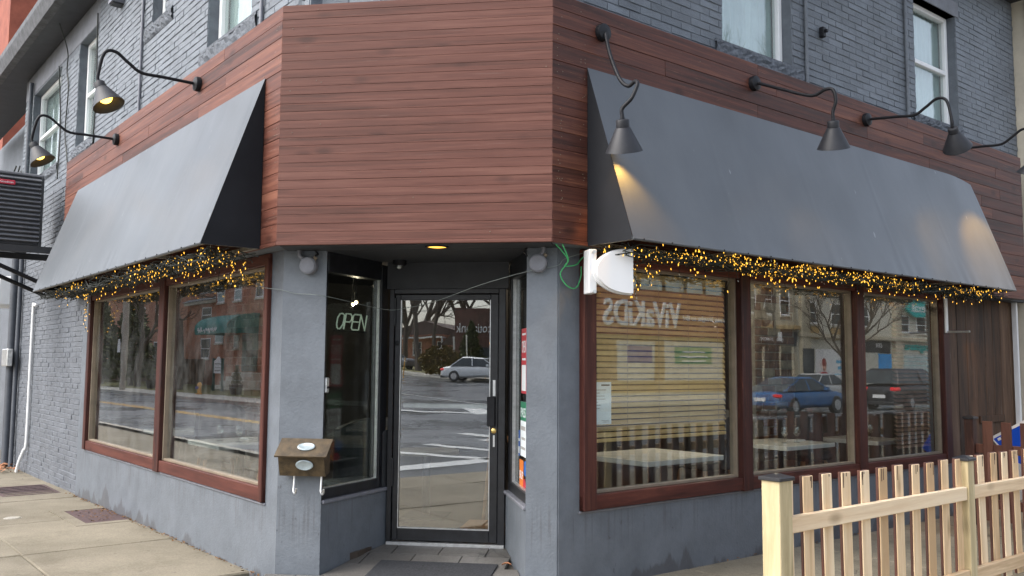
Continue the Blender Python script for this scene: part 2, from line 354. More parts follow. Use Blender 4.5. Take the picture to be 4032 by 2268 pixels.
def wall_cells(F, a0, a1, z0, z1, d0, d1, holes):
    """a wall slab with rectangular openings, as one mesh"""
    xs = sorted({a0, a1, *[min(max(h[i], a0), a1) for h in holes for i in (0, 1)]}); zs = sorted({z0, z1, *[min(max(h[i], z0), z1) for h in holes for i in (2, 3)]})
    m = MB(); solid = {}
    inh = lambda x, z: any(h[0] < x < h[1] and h[2] < z < h[3] for h in holes)
    for i in range(len(xs) - 1):
        for j in range(len(zs) - 1): solid[i, j] = not inh((xs[i] + xs[i + 1]) / 2, (zs[j] + zs[j + 1]) / 2)
    for (i, j), ok in solid.items():
        if not ok: continue
        x, X, z, Z = xs[i], xs[i + 1], zs[j], zs[j + 1]
        m.add([F(x, d1, z), F(X, d1, z), F(X, d1, Z), F(x, d1, Z)], [(0, 1, 2, 3)]); m.add([F(x, d0, z), F(X, d0, z), F(X, d0, Z), F(x, d0, Z)], [(3, 2, 1, 0)])
        for di, dj, q in ((-1, 0, (x, z, x, Z)), (1, 0, (X, z, X, Z)), (0, -1, (x, z, X, z)), (0, 1, (x, Z, X, Z))):
            if not solid.get((i + di, j + dj), False): m.add([F(q[0], d0, q[1]), F(q[0], d1, q[1]), F(q[2], d1, q[3]), F(q[2], d0, q[3])], [(0, 1, 2, 3)])
    return m
# ------------------------------------------------------------------ ground of the near corner
def gz(ld, rd): return -.3 + .03 * max(0., ld - 14)
def zwalk(p):                                         # pavement height: falls a little along the left wing
    s = Vector((p[0], p[1], 0)).dot(FL.t); return -.135 - .009 * max(0., min(s, 9.)) - .004 * max(0., min((Vector((p[0], p[1], 0)) - FR.o).dot(FR.t), 8.))
M['slab'] = m_concrete('pavement_concrete', (.15, .13, .09), (.265, .232, .172), (.105, .087, .055))
M['slab_bed'] = plain('pavement_bed', (.09, .08, .065), .9, sc=20)
M['kerb'] = m_concrete('kerb_concrete', (.33, .31, .27), (.42, .4, .35))
M['asphalt'] = (lambda b: (b.col(b.ramp(b.noise(b.pos(), .7, 6, .65), [(.3, (.065, .068, .073)), (.7, (.125, .13, .138))])), b.rough(b.ramp(b.noise(b.pos((.35, .35, 1)), .8, 5), [(.4, (.16,) * 3), (.62, (.5,) * 3)])), b.bump(b.noise(b.pos(), 60, 4), .25, .01), b.m)[-1])(NB('damp_asphalt'))
M['grass'] = plain('winter_grass', (.16, .15, .055), .95, sc=8, var=.5, bump=.6)
M['paint_w'] = plain('road_paint_white', (.55, .56, .55), .6, sc=14, var=.35)
M['paint_y'] = plain('road_paint_yellow', (.6, .36, .05), .6, sc=14, var=.3)
M['tile'] = m_concrete('slate_tile', (.09, .085, .078), (.17, .16, .145), (.07, .065, .055), wet=.4)
M['mat'] = plain('rubber_mat', (.035, .037, .042), .9, sc=60, var=.5, bump=.8)
M['rust'] = plain('rusty_iron', (.075, .045, .045), .8, sc=30, var=.5, bump=.5)
M['dirt'] = plain('dirt_litter', (.16, .085, .035), .95, sc=25, var=.6)
# road sheet: one large grid that reaches the horizon
rl = [-200, -60, -20, 3.4, 14, 40, 80, 140, 300]; rr = [-300, -120, -40, 0, 4.8, 12, 23, 60, 140, 300]
m = MB()
for i in range(len(rl) - 1):
    for j in range(len(rr) - 1):
        q = [(rl[i], rr[j]), (rl[i + 1], rr[j]), (rl[i + 1], rr[j + 1]), (rl[i], rr[j + 1])]
        m.add([DD(a, b, gz(a, b)) for a, b in q], [(0, 1, 2, 3)])
road = struct('road', m, 'asphalt')
def patch(name, poly, z, mat, follow=True, n=1, strips=None):
    m = MB()
    m.add([DD(a, b, (gz(a, b) + .3 if follow else 0) + z) for a, b in poly], [tuple(range(len(poly)))])
    return struct(name, m, mat, fix=True)
KL, KR, RC = 3.6, 4.8, 2.4
arc = [(KL - RC + RC * math.sin(t), KR - RC + RC * math.cos(t)) for t in [math.pi / 2 * i / 10 for i in range(11)]]
# kerb stones along the two streets and round the corner
m = MB(); line = [DD(a, b) for a, b in [(-45, KR)] + arc + [(KL, -70)]]
for i in range(len(line) - 1):
    p, q = line[i], line[i + 1]; t = (q - p).normalized(); n = Vector((t.y, -t.x, 0)); n = n if n.dot(p - Vector((1, 1.5, 0))) > 0 else -n
    zt_ = -.16
    m.add([p + n * .0 + Vector((0, 0, -.32)), q + n * .0 + Vector((0, 0, -.32)), q + n * 0 + Vector((0, 0, zt_)), p + n * 0 + Vector((0, 0, zt_)), p - n * .15 + Vector((0, 0, zt_)), q - n * .15 + Vector((0, 0, zt_))], [(0, 1, 2, 3), (3, 2, 5, 4)])
struct('kerb', m, 'kerb')
# bed under the slabs
m = MB(); m.add([p + Vector((0, 0, -.24 - 0)) for p in [DD(-45, KR - .15), *[DD(a - .12, b - .12) for a, b in arc], DD(KL - .15, -70), DD(-.6, -70), DD(-.6, -.6), DD(-45, -.6)]], [tuple(range(16))])
walk = struct('pavement', m, 'slab_bed')
# paving slabs: a grid along the left wing, another along the right wing, cut at the diagonal of the corner
def slab(poly, zoff=0.):
    m = MB(); c = Vector((sum(p[0] for p in poly) / len(poly), sum(p[1] for p in poly) / len(poly), 0)); jz = U(-.004, .004) + zoff
    top = []; inn = []
    for p in poly:
        v = Vector((p[0], p[1], 0)); d = (c - v); d = d / max(d.length, .01)
        o = v + d * .006; i_ = v + d * .02
        top.append(o + Vector((0, 0, zwalk(o) - .012 + jz))); inn.append(i_ + Vector((0, 0, zwalk(i_) + jz)))
    low = [Vector((p.x, p.y, p.z - .08)) for p in top]; n = len(poly)
    m.add(low + top + inn, [tuple(range(2 * n, 3 * n))] + [(i, (i + 1) % n, n + (i + 1) % n, n + i) for i in range(n)] + [(n + i, n + (i + 1) % n, 2 * n + (i + 1) % n, 2 * n + i) for i in range(n)])
    o = obj('slab', m, 'slab', walk); return o
def clipped(poly, pl):                        # Sutherland-Hodgman with half-planes (normal, offset): keep n.p <= o
    for n, o in pl:
        out = []
        for i in range(len(poly)):
            a, b = poly[i], poly[(i + 1) % len(poly)]; fa, fb = n[0] * a[0] + n[1] * a[1] - o, n[0] * b[0] + n[1] * b[1] - o
            if fa <= 0: out.append(a)
            if (fa < 0 < fb) or (fb < 0 < fa): t = fa / (fa - fb); out.append((a[0] + (b[0] - a[0]) * t, a[1] + (b[1] - a[1]) * t))
        poly = out
        if len(poly) < 3: return None
    return poly
half = [((NL.x, NL.y), KL - .15), ((NR.x, NR.y), KR - .15 + NR.x * WC)]
e = DD(KL, KR); e2 = (e - Vector((1, .3, 0))).normalized(); half.append(((e2.x, e2.y), e2.dot(DD(*arc[5])) - .18))
dv = (FR.t + FL.t).normalized(); dvn = (dv.y, -dv.x)         # line from the doorway outwards
sgn = 1 if dvn[0] > 0 else -1; dvn = (dvn[0] * sgn, dvn[1] * sgn); mid = dvn[0] * .97
recess_y = .3
def below_face(poly, F): return poly
for k in range(0, 9):                                     # left wing bays
    s0 = -6.2 + k * 1.72; rows = [(-.25, 1.04), (1.04, 2.5), (2.5, 3.5)]
    for r0, r1 in rows:
        p = [FL(s0, r0, 0), FL(s0 + 1.72, r0, 0), FL(s0 + 1.72, r1, 0), FL(s0, r1, 0)]
        q = clipped([(v.x, v.y) for v in p], half + [(dvn, mid), ((0, 1), .05) if s0 < -.3 else ((0, 1), 99)])
        if q and len(q) > 2:
            ar = abs(sum(q[i][0] * q[(i + 1) % len(q)][1] - q[(i + 1) % len(q)][0] * q[i][1] for i in range(len(q)))) / 2
            if ar > .04: slab(q)
for k in range(0, 12):
    s0 = -6.2 + k * 1.55; rows = [(-.25, 1.3), (1.3, 2.9), (2.9, 4.6)]
    for r0, r1 in rows:
        p = [FR(s0, r0, 0), FR(s0 + 1.55, r0, 0), FR(s0 + 1.55, r1, 0), FR(s0, r1, 0)]
        q = clipped([(v.x, v.y) for v in p], half + [((-dvn[0], -dvn[1]), -mid), ((0, 1), .05) if s0 < -.3 else ((0, 1), 99)])
        if q and len(q) > 2:
            ar = abs(sum(q[i][0] * q[(i + 1) % len(q)][1] - q[(i + 1) % len(q)][0] * q[i][1] for i in range(len(q)))) / 2
            if ar > .04: slab(q)
# far-left continuation of the pavement
struct('pavement_strip', MB().add([FL(9.28, -.2, -.218), FL(75, -.2, -.218), FL(75, 3.45, -.218), FL(9.28, 3.45, -.218)], [(0, 1, 2, 3)]), 'slab')
struct('pavement_strip', MB().add([FR(12.4, -.2, -.19), FR(60, -.2, -.19), FR(60, 4.65, -.19), FR(12.4, 4.65, -.19)], [(0, 1, 2, 3)]), 'slab')
# ------------------------------------------------------------------ the corner building
bld = thing('corner_building', 'grey painted brick corner building with stained wood fascia above a recessed glass entrance', 'building', (.97, .3, -.15))
ZT, ZB, Z0, PT = 3.9622, 2.2312, 3.8567, 0.1229
WO = -.17                                              # stucco wall face behind the fascia face
PY = .2835                                             # stucco face of the chamfer
LX, RX = (-.0569, PY), (1.9505, .27)
# lower stucco walls (left wing, right wing)
LWIN = (.44, 5.62, .392, 2.2); RWIN = (.408, 5.83, .4, 2.2)
obj('wall', wall_cells(FL, .25, 5.98, -.35, 2.45, WO - .22, WO, [LWIN]), 'stucco', bld)
obj('wall', wall_cells(FR, .215, 5.93, -.35, 2.45, WO - .22, WO, [RWIN]), 'stucco', bld)
# pillars and splayed walls beside the door
def prism_xy(poly, z0, z1):
    n = len(poly); m = MB()
    m.add([Vector((x, y, z0)) for x, y in poly] + [Vector((x, y, z1)) for x, y in poly], [tuple(range(n))[::-1], tuple(range(n, 2 * n))] + [(i, (i + 1) % n, n + (i + 1) % n, n + i) for i in range(n)]); return m
pl_in = FL(.4, WO - .22, 0); pr_in = FR(.4, WO - .22, 0)
SPL = [(.271, PY), (.5215, 1.094)]; SPR = [(1.7355, .27), (1.47, 1.094)]
lw = FL(.3, WO - .004, 0); rw = FR(.3, WO - .006, 0)
obj('pillar', prism_xy([LX, SPL[0], (SPL[0][0] - .03, PY + .11), (.1, .5), (pl_in.x, pl_in.y), (lw.x + 0, lw.y + 0)], -.35, 2.4), 'stucco', bld)
obj('pillar', prism_xy([SPR[0], RX, (rw.x, rw.y), (pr_in.x, pr_in.y), (1.93, .5), (SPR[0][0] + .03, .27 + .11)], -.35, 2.4), 'stucco', bld)
def splay_frame(P, flip):
    o = Vector((P[0][0], P[0][1], 0)); t = (Vector((P[1][0], P[1][1], 0)) - o).normalized(); n = Vector((t.y, -t.x, 0)); n = n if not flip else -n
    return Fr(o, t, n), (Vector((P[1][0], P[1][1], 0)) - o).length
FSL, SLN = splay_frame(SPL, False); FSR, SRN = splay_frame(SPR, True)
for F, ln in ((FSL, SLN), (FSR, SRN)):
    obj('dwarf_wall', B(F, (-.0, ln), (-.2, -.002), (-.35, .4155)), 'stucco', bld)
    w = part('window', F(ln / 2, -.05, .42), bld, 'narrow black framed side window splayed beside the door')
    obj('sill', B(F, (.012, ln), (-.1, .016), (.4155, .44), .004), 'grey_paint', w)
    for nm, a, z in (('jamb', (.012, .05), (.44, 2.205)), ('jamb', (ln - .1, ln - .004), (.44, 2.205)), ('rail', (.05, ln - .1), (.44, .515)), ('rail', (.05, ln - .1), (2.08, 2.3))):
        obj(nm, B(F, a, (-.11, -.02), z, .004), 'door_black', w)
    obj('glazing_bead', MB().box(F, (ln - .108, ln - .1), (-.06, -.035), (.515, 2.08)).box(F, (.05, ln - .1), (-.06, -.035), (.515, .522)), 'alu', w)
    obj('pane', B(F, (.05, ln - .1), (-.066, -.06), (.515, 2.08)), 'glass_dark', w)
# recess ceiling, transom wall above the door
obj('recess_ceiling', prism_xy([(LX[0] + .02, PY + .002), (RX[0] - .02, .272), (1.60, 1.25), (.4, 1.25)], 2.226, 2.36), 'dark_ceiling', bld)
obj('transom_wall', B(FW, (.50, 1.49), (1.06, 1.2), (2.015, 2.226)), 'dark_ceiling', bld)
# recess floor of slate tiles
rf = part('entrance_floor', (1.0, .6, -.1), bld)
def zrec(y): return -.0 - .11 * max(0., min(1., (1.05 - y) / 1.15))
obj('tile_bed', MB().add([Vector((-.1, .02, -.16)), Vector((2.0, .02, -.16)), Vector((1.5, 1.1, -.03)), Vector((.5, 1.1, -.03))], [(0, 1, 2, 3)]), 'slab_bed', rf)
ys = [-.02, .27, .56, .83, 1.06]
for r in range(4):
    y0, y1 = ys[r], ys[r + 1]; x = -.25 + (r % 2) * .17
    while x < 2.1:
        x1 = x + .36
        xl = lambda y: (-.12 if y < .28 else .271 + (y - .28) * .31) ; xr = lambda y: (2.02 if y < .28 else 1.7355 - (y - .28) * .32)
        a0, a1, b0, b1 = max(x, xl(y0)), min(x1, xr(y0)), max(x, xl(y1)), min(x1, xr(y1))
        if a1 - a0 > .03 and b1 - b0 > .01:
            g = .004; q = [(a0 + g, y0 + g), (a1 - g, y0 + g), (b1 - g, y1 - g), (b0 + g, y1 - g)]
            m = MB(); tz = U(-.001, .002); m.add([Vector((px, py, zrec(py) - .03)) for px, py in q] + [Vector((px, py, zrec(py) + tz)) for px, py in q], [(4, 5, 6, 7), (0, 1, 5, 4), (1, 2, 6, 5), (2, 3, 7, 6), (3, 0, 4, 7)])
            obj('tile', m, 'tile', rf)
        x = x1
# ------------------------------------------------------------------ door
DY = 1.094; FD = Fr((0, DY, 0), (1, 0, 0), (0, -1, 0))
dr = part('door', (.98, DY, 0), bld, 'black metal door with one tall glass pane')
for a, z in (((.523, .562), (0, 2.015)), ((1.413, 1.47), (0, 2.015)), ((.562, 1.413), (1.975, 2.015))): obj('door_frame', B(FD, a, (-.09, .03), z, .004), 'door_black', dr)
for nm, a, z in (('stile', (.566, .61), (.03, 1.97)), ('stile', (1.345, 1.409), (.03, 1.97)), ('rail', (.61, 1.345), (1.925, 1.97)), ('rail', (.61, 1.345), (.03, .122))): obj(nm, B(FD, a, (-.045, .012), z, .004), 'door_black', dr)
obj('glazing_bead', MB().box(FD, (.61, .616), (.0, .008), (.122, 1.925)).box(FD, (1.339, 1.345), (0, .008), (.122, 1.925)).box(FD, (.616, 1.339), (0, .008), (.122, .13)), 'alu', dr)
obj('pane', B(FD, (.61, 1.345), (-.012, -.006), (.122, 1.925)), 'glass_door', dr)
obj('threshold', B(FD, (.53, 1.47), (-.1, .05), (-.02, .022), .004), 'alu', dr)
obj('pull_plate', B(FD, (1.325, 1.39), (.013, .035), (.93, 1.16), .005), 'black_metal', dr)
obj('worn_patch', MB().box(FD, (1.368, 1.388), (.0125, .0135), (1.165, 1.29)).box(FD, (1.372, 1.386), (.0125, .0135), (.77, .86)), 'alu', dr)
M['brass'] = plain('brass', (.75, .55, .2), .25, .9, sc=20)
obj('lock', MB().lathe(FD(1.378, .012, .895), -FW.n, [(.022, 0), (.022, .008), (.014, .014), (.0, .014)], 16), 'brass', dr, True)
obj('closer_knob', MB().lathe(FD(.588, .012, 1.58), -FW.n, [(.02, 0), (.02, .008), (.011, .012), (0, .012)], 14), 'black_metal', dr, True)
for z in (1.72, .45): obj('hinge', MB().tube([FD(.564, .02, z), FD(.564, .02, z + .22)], .011, 8), 'door_black', dr)
# push bar seen through the glass
obj('push_bar', B(FD, (.62, 1.34), (-.09, -.06), (1.06, 1.1), .006), 'alu', dr)
# ------------------------------------------------------------------ fascia cladding: every board is a piece
clad = part('wood_cladding', (.97, -.0, ZB), bld, 'horizontal stained cedar boards wrapped round the corner')
def boards(F, s0, s1, mat, lens):
    rows = [(Z0, ZT)] + [(Z0 - (i + 1) * PT, Z0 - i * PT) for i in range(13)]
    if mat == 'wood_c': rows = [q for a_, b_ in rows for q in ((a_, (a_ + b_) / 2 + .003), ((a_ + b_) / 2 + .003, b_))]
    for z0, z1 in rows:
        x = s0; first = U(.5, 1.) if lens else 1
        while x < s1 - .02:
            L = (U(*lens) * (first if x == s0 else 1)) if lens else s1 - s0
            x1 = min(x + L, s1)
            if s1 - x1 < .5: x1 = s1
            jd = U(-.0015, .0015); jz = U(-.0008, .0008)
            obj('plank', B(F, (x, x1 - (.0015 if x1 < s1 else 0)), (-.02, jd), (z0 + .0006, z1 - .0006), .0014 if mat == 'wood_c' else .003), mat, clad); x = x1
    obj('trim', B(F, (s0, s1), (-.018, .006), (ZB, Z0 - 13 * PT - .001), .003), mat, clad)
    obj('backing', B(F, (s0 + .01, s1 - .005), (-.16, -.0205), (ZB + .004, ZT - .006)), 'mortar', clad)
NAILS = MB()
boards(FC, 0, WC, 'wood_c', None); boards(FL, 0, 6.4818, 'wood_l', (1.8, 3.2)); boards(FR, 0, 7.56, 'wood_r', (1.8, 3.2))
for F, a1, n in ((FC, WC, 14), (FL, 6.45, 60), (FR, 7.5, 90)):
    for i in range(n):
        zz = Z0 - random.randint(-1, 12) * PT - U(.02, .1); aa = random.choice((U(.05, a1 - .05), U(.04, .1), a1 - U(.04, .1), .28 + U(-.03, .03)))
        if ZB + .03 < zz < ZT - .02: c = F(aa, .0015, zz); NAILS.lathe(c, F.n, [(0, .0022), (.0032, .0018), (.004, 0)], 6)
obj('nail_heads', NAILS, 'beige_trim', clad, kind='stuff')
obj('soffit', B(FL, (.02, 6.47), (-.165, -.022), (ZB + .0045, ZB + .014)), 'wood_l', clad); obj('soffit', B(FR, (.02, 7.55), (-.165, -.022), (ZB + .0045, ZB + .014)), 'wood_r', clad)
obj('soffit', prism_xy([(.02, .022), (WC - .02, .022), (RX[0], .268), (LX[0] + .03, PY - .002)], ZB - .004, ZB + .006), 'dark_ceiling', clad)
# ------------------------------------------------------------------ upper walls of painted brick
BO = -.2
LH = [(1.08, 2.10, 4.28, 5.72), (3.36, 3.80, 5.02, 5.62), (6.06, 7.0, 4.28, 5.72), (8.05, 9.95, 4.28, 5.70)]
RH = [(2.10, 3.12, 4.18, 5.72), (5.43, 6.42, 4.17, 5.50)]
bw = part('brick_wall', (.97, .4, 3.9), bld, 'painted brick upper walls')
ZTOP = 6.08
obj('wall_core', wall_cells(FL, -.02, 10.6, 3.9, ZTOP, BO - .3, BO - .0035, LH), 'mortar', bw)
obj('wall_core', wall_cells(FR, -.02, 8.0, 3.9, ZTOP, BO - .3, BO - .0035, RH), 'mortar', bw)
obj('wall_core', wall_cells(FC, .03, WC - .03, 3.9, ZTOP, BO - .3, BO - .0045, []), 'mortar', bw)
obj('wall_core', wall_cells(FL, 5.98, 10.6, -.4, 3.9, BO - .3, BO - .0035, []), 'mortar_low', bw)
def brick_shapes(n, L, H, D, seed):
    r = random.Random(seed); out = []
    for i in range(n):
        m = MB(); j = lambda q: r.uniform(-q, q); c = .004
        F = Fr((0, 0, 0), (1, 0, 0), (0, 1, 0)); l, h = L / 2, H / 2
        back = [F(-l, -.015, -h), F(l, -.015, -h), F(l, -.015, h), F(-l, -.015, h)]
        edge = [F(-l + j(.002), D - .004, -h + j(.0015)), F(l + j(.002), D - .004, -h + j(.0015)), F(l + j(.002), D - .004, h + j(.0015)), F(-l + j(.002), D - .004, h + j(.0015))]
        fr = [v + Vector((c if v.x < 0 else -c, .004 + j(.002), c if v.z < 0 else -c)) for v in edge]
        mid_ = [(fr[0] + fr[1]) / 2 + Vector((j(.02), j(.0025), 0)), (fr[2] + fr[3]) / 2 + Vector((j(.02), j(.0025), 0))]
        m.add(back + edge + fr + mid_, [(0, 1, 5, 4), (1, 2, 6, 5), (2, 3, 7, 6), (3, 0, 4, 7), (4, 5, 9, 12, 8), (5, 6, 10, 9), (6, 7, 11, 13, 10), (7, 4, 8, 11), (8, 12, 13, 11), (12, 9, 10, 13)])
        out.append(m)
    return out
BL, BH, JT = .235, .0585, .0068
bricks = []          # (F, a0, a1, zc, mat, yaw)
def lay(F, a0, a1, z0, z1, holes, mat):
    r = 0; z = z0
    while z + BH < z1:
        x = a0 - (BL + JT) * (.5 if r % 2 else 0) - U(0, .0)
        while x < a1:
            p, q = max(x, a0), min(x + BL, a1)
            segs = [(p, q)]
            for h in holes:
                if z + BH > h[2] + .004 and z < h[3] - .004:
                    ns = []
                    for u, v in segs:
                        if v <= h[0] or u >= h[1]: ns.append((u, v)); continue
                        if u < h[0]: ns.append((u, h[0]))
                        if v > h[1]: ns.append((h[1], v))
                    segs = ns
            for u, v in segs:
                if v - u > .03: bricks.append((F, u, v, z + BH / 2, mat))
            x += BL + JT
        z += BH + JT; r += 1
LS = [(.95, 2.25, 4.0, 4.28), (3.1, 4.02, 4.87, 5.02), (6.0, 7.15, 4.13, 4.28), (7.95, 10.05, 4.14, 4.28), (6.0, 10.6, 5.70, 6.08), (1.0, 2.2, 5.72, 5.9)]
RS = [(2.0, 3.28, 4.03, 4.18), (5.35, 6.5, 4.05, 4.17), (2.0, 3.2, 5.72, 5.9), (5.35, 6.5, 5.5, 5.68)]
lay(FL, 0.0, 10.6, 3.955, ZTOP, LH + LS, 'brick_up'); lay(FR, 0.0, 8.0, 3.955, ZTOP, RH + RS, 'brick_up'); lay(FC, .06, WC - .06, 3.955, 4.4, [], 'brick_up')
lay(FL, 5.99, 10.6, -.22, 3.93, [(5.9, 6.5, 2.2, 3.97)], 'brick_low')
def bvis(b):
    p = b[0]((b[1] + b[2]) / 2, BO, b[3]); q = pix(p)
    if not q or not (-40 < q[0] < 4072 and -30 < q[1] < 2300): return 1e9
    # hidden under the awning, the lamp shades or the big fan unit does not matter much: rank by distance
    return q[2] * (1.4 if b[0] is FL else 1.)
bricks.sort(key=bvis)
VAR = {}
for mt in ('brick_up', 'brick_low'):
    VAR[mt] = []
    for m in brick_shapes(6, 1., BH, .002, 11):
        me = bpy.data.meshes.new('brick'); me.from_pydata([tuple(v) for v in m.v], [], m.f); me.materials.append(M[mt]); VAR[mt].append(me)
ROT = {id(FL): math.atan2(FL.t.y, FL.t.x), id(FR): math.atan2(-FR.t.y, -FR.t.x), id(FC): math.pi}
rest = {}; single = 0
shp = brick_shapes(10, 1., BH, .002, 5)
for i, b in enumerate(bricks):
    F, u, v, zc, mt = b; jd = U(-.003, .003)
    if single < 300 and bvis(b) < 1e8:
        single += 1; o = bpy.data.objects.new('brick', random.choice(VAR[mt])); o.scale = (v - u, 1, 1)
        o.rotation_euler = (0, 0, ROT[id(F)]); link(o, bw, F((u + v) / 2, BO + jd, zc))
    else:
        mb = rest.setdefault(mt, MB()); s = random.choice(shp); mid_a = (u + v) / 2
        mb.add([F(mid_a + q.x * (v - u), BO + jd + q.y, zc + q.z) for q in s.v], s.f)
for mt, mb in rest.items(): obj('bricks', mb, mt, bw, kind='stuff')
# ------------------------------------------------------------------ upper windows
M['curtain'] = plain('pale_curtain', (.48, .56, .56), .8, sc=3, var=.12)
M['glass_up'] = m_glass('upper_glass', .14, dirt=.05)
M['rough_sill'] = plain('rough_concrete_sill', (.12, .134, .155), .8, sc=30, var=.4, bump=1.)
def up_window(F, h, sill, lintel=None, hung=True):
    a0, a1, z0, z1 = h; w = part('window', F((a0 + a1) / 2, BO - .1, z0), bld); fw = .055
    for nm, a, z in (('jamb', (a0, a0 + fw), (z0, z1)), ('jamb', (a1 - fw, a1), (z0, z1)), ('rail', (a0 + fw, a1 - fw), (z0, z0 + fw)), ('rail', (a0 + fw, a1 - fw), (z1 - fw, z1))): obj(nm, B(F, a, (BO - .17, BO - .1), z, .006), 'white', w)
    if hung: zm = (z0 + z1) / 2; obj('meeting_rail', B(F, (a0 + fw, a1 - fw), (BO - .165, BO - .105), (zm - .025, zm + .025), .005), 'white', w)
    obj('pane', B(F, (a0 + fw, a1 - fw), (BO - .145, BO - .14), (z0 + fw, z1 - fw)), 'glass_up', w)
    cm = MB()
    def cf(u, v): return F(a0 + .02 + (a1 - a0 - .04) * u, BO - .2 + .012 * math.sin(u * 60) , z0 + .03 + (z1 - z0 - .06) * v)
    cm.grid(cf, 60, 1); obj('curtain', cm, 'curtain', w, True)
    s0, s1, q0, q1 = sill
    sm = MB(); n = 26
    def sf(u, v):
        jag = .0 if v in (0, 1) else 0
        return F(s0 + (s1 - s0) * u, BO - .02 + (.04 + (U(-.012, .012) if 0 < v < 1 else 0)) * (1 if 0 < v < 1 else .55), q0 + (q1 - q0) * v)
    sm.grid(sf, n, 6); sm.box(F, (s0, s1), (BO - .16, BO + .015), (q1 - .03, q1 - .004)); sm.box(F, (s0 + .01, s1 - .01), (BO - .1, BO + .0), (q0 + .003, q1 - .035))
    obj('sill', sm, 'rough_sill', w)
    if lintel: obj('lintel', B(F, lintel[:2], (BO - .15, BO + .006), lintel[2:], .006), 'grey_paint' if F is FR else 'brick_low', w)
for h, s in zip(LH, LS[:4]): up_window(FL, h, s, hung=h[1] - h[0] > .5)
for h, s in zip(RH, RS[:2]): up_window(FR, h, s)
M['smooth_band'] = plain('painted_lintel_band', (.15, .157, .178), .6, sc=5, var=.2, bump=.2)
obj('lintel_band', B(FL, (6.0, 10.6), (BO - .05, BO + .004), (5.725, 6.075), .004), 'smooth_band', bld)
for F, l in ((FL, LS[5]), (FR, RS[2]), (FR, RS[3])): obj('lintel', B(F, l[:2], (BO - .12, BO + .005), l[2:], .004), 'smooth_band', bld)
# eaves
M['soffit'] = plain('eave_soffit', (.03, .032, .037), .55, sc=6, var=.3)
M['gutter'] = plain('peeling_gutter', (.06, .061, .065), .6, sc=9, var=.6, bump=.3)
ev = part('eaves', FL(5, .1, ZTOP), bld)
obj('soffit', B(FL, (-.3, 16), (BO - .35, .18), (ZTOP + .002, ZTOP + .05)), 'soffit', ev)
obj('gutter', MB().prism(Fr(FL(0, 0, 0), FL.n, FL.t), [(.12, ZTOP - .01), (.22, ZTOP + .0), (.27, ZTOP + .18), (.27, ZTOP + .26), (.12, ZTOP + .26)], -.3, 16), 'gutter', ev)
obj('soffit', B(FR, (-.3, 8.0), (BO - .35, .18), (ZTOP + .0025, ZTOP + .05)), 'soffit', ev)
obj('gutter', MB().prism(Fr(FR(0, 0, 0), FR.n, FR.t), [(.12, ZTOP - .01), (.22, ZTOP + .0), (.27, ZTOP + .18), (.27, ZTOP + .26), (.12, ZTOP + .26)], -.3, 8.0), 'gutter', ev)
obj('roof', prism_xy([tuple(FL(0, -.2, 0).xy), tuple(FR(0, -.2, 0).xy), tuple(FR(8, -.2, 0).xy), tuple(FR(8, -9, 0).xy), tuple(FL(10.6, -9, 0).xy), tuple(FL(10.6, -.2, 0).xy)], ZTOP + .06, ZTOP + .25), 'soffit', bld)
# ------------------------------------------------------------------ shop windows
def shop_window(F, win, wall_o, bars, jl, jr, mat_h, label, face, glass='glass'):
    a0, a1, z0, z1 = win; w = part('window', F((a0 + a1) / 2, wall_o, z0), bld, label); f = face
    obj('bottom_rail', B(F, (a0 + jl * 0, a1), (wall_o - .1, f - .012), (z0 + .003, z0 + .105), .004), mat_h, w)
    obj('top_rail', B(F, (a0, a1), (wall_o - .1, f - .012), (z1 - .055, z1 + .03), .004), mat_h, w)
    obj('jamb', B(F, (a0, a0 + jl), (wall_o - .1, f), (z0 + .002, z1 - .001), .005), 'frame_v', w); obj('jamb', B(F, (a1 - jr, a1), (wall_o - .1, f), (z0 + .002, z1 - .001), .005), 'frame_v', w)
    for b0, b1 in bars: obj('mullion', B(F, (b0, b1), (wall_o - .1, f), (z0 - .004, z1 - .001), .005), 'frame_v', w)
    ed = [a0 + jl] + [q for b in bars for q in b] + [a1 - jr]
    for i in range(0, len(ed), 2):
        p, q = ed[i], ed[i + 1]; g = .02; bd = MB(); zl, zh = z0 + .105, z1 - .055
        bd.box(F, (p, p + g), (wall_o - .075, wall_o - .005), (zl, zh), .003); bd.box(F, (q - g, q), (wall_o - .075, wall_o - .005), (zl, zh), .003); bd.box(F, (p + g, q - g), (wall_o - .07, wall_o - .012), (zl, zl + .022), .003); bd.box(F, (p + g, q - g), (wall_o - .07, wall_o - .012), (zh - .02, zh), .003)
        obj('glazing_bead', bd, 'beige_trim', w)
        obj('pane', B(F, (p + g - .004, q - g + .004), (wall_o - .046, wall_o - .04), (zl + .018, zh - .016)), glass, w)
    return w
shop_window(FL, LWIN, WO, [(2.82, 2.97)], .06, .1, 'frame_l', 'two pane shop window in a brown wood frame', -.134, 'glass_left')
shop_window(FR, RWIN, WO, [(2.2, 2.33), (3.98, 4.117)], .125, .13, 'frame_r', 'three pane shop window in a brown wood frame', -.12)
obj('sill_ledge', B(FL, (.43, 5.66), (WO - .05, WO + .012), (.372, .39), .005), 'grey_paint', bld); obj('sill_ledge', B(FR, (.4, 5.88), (WO - .05, WO + .012), (.38, .398), .005), 'grey_paint', bld)
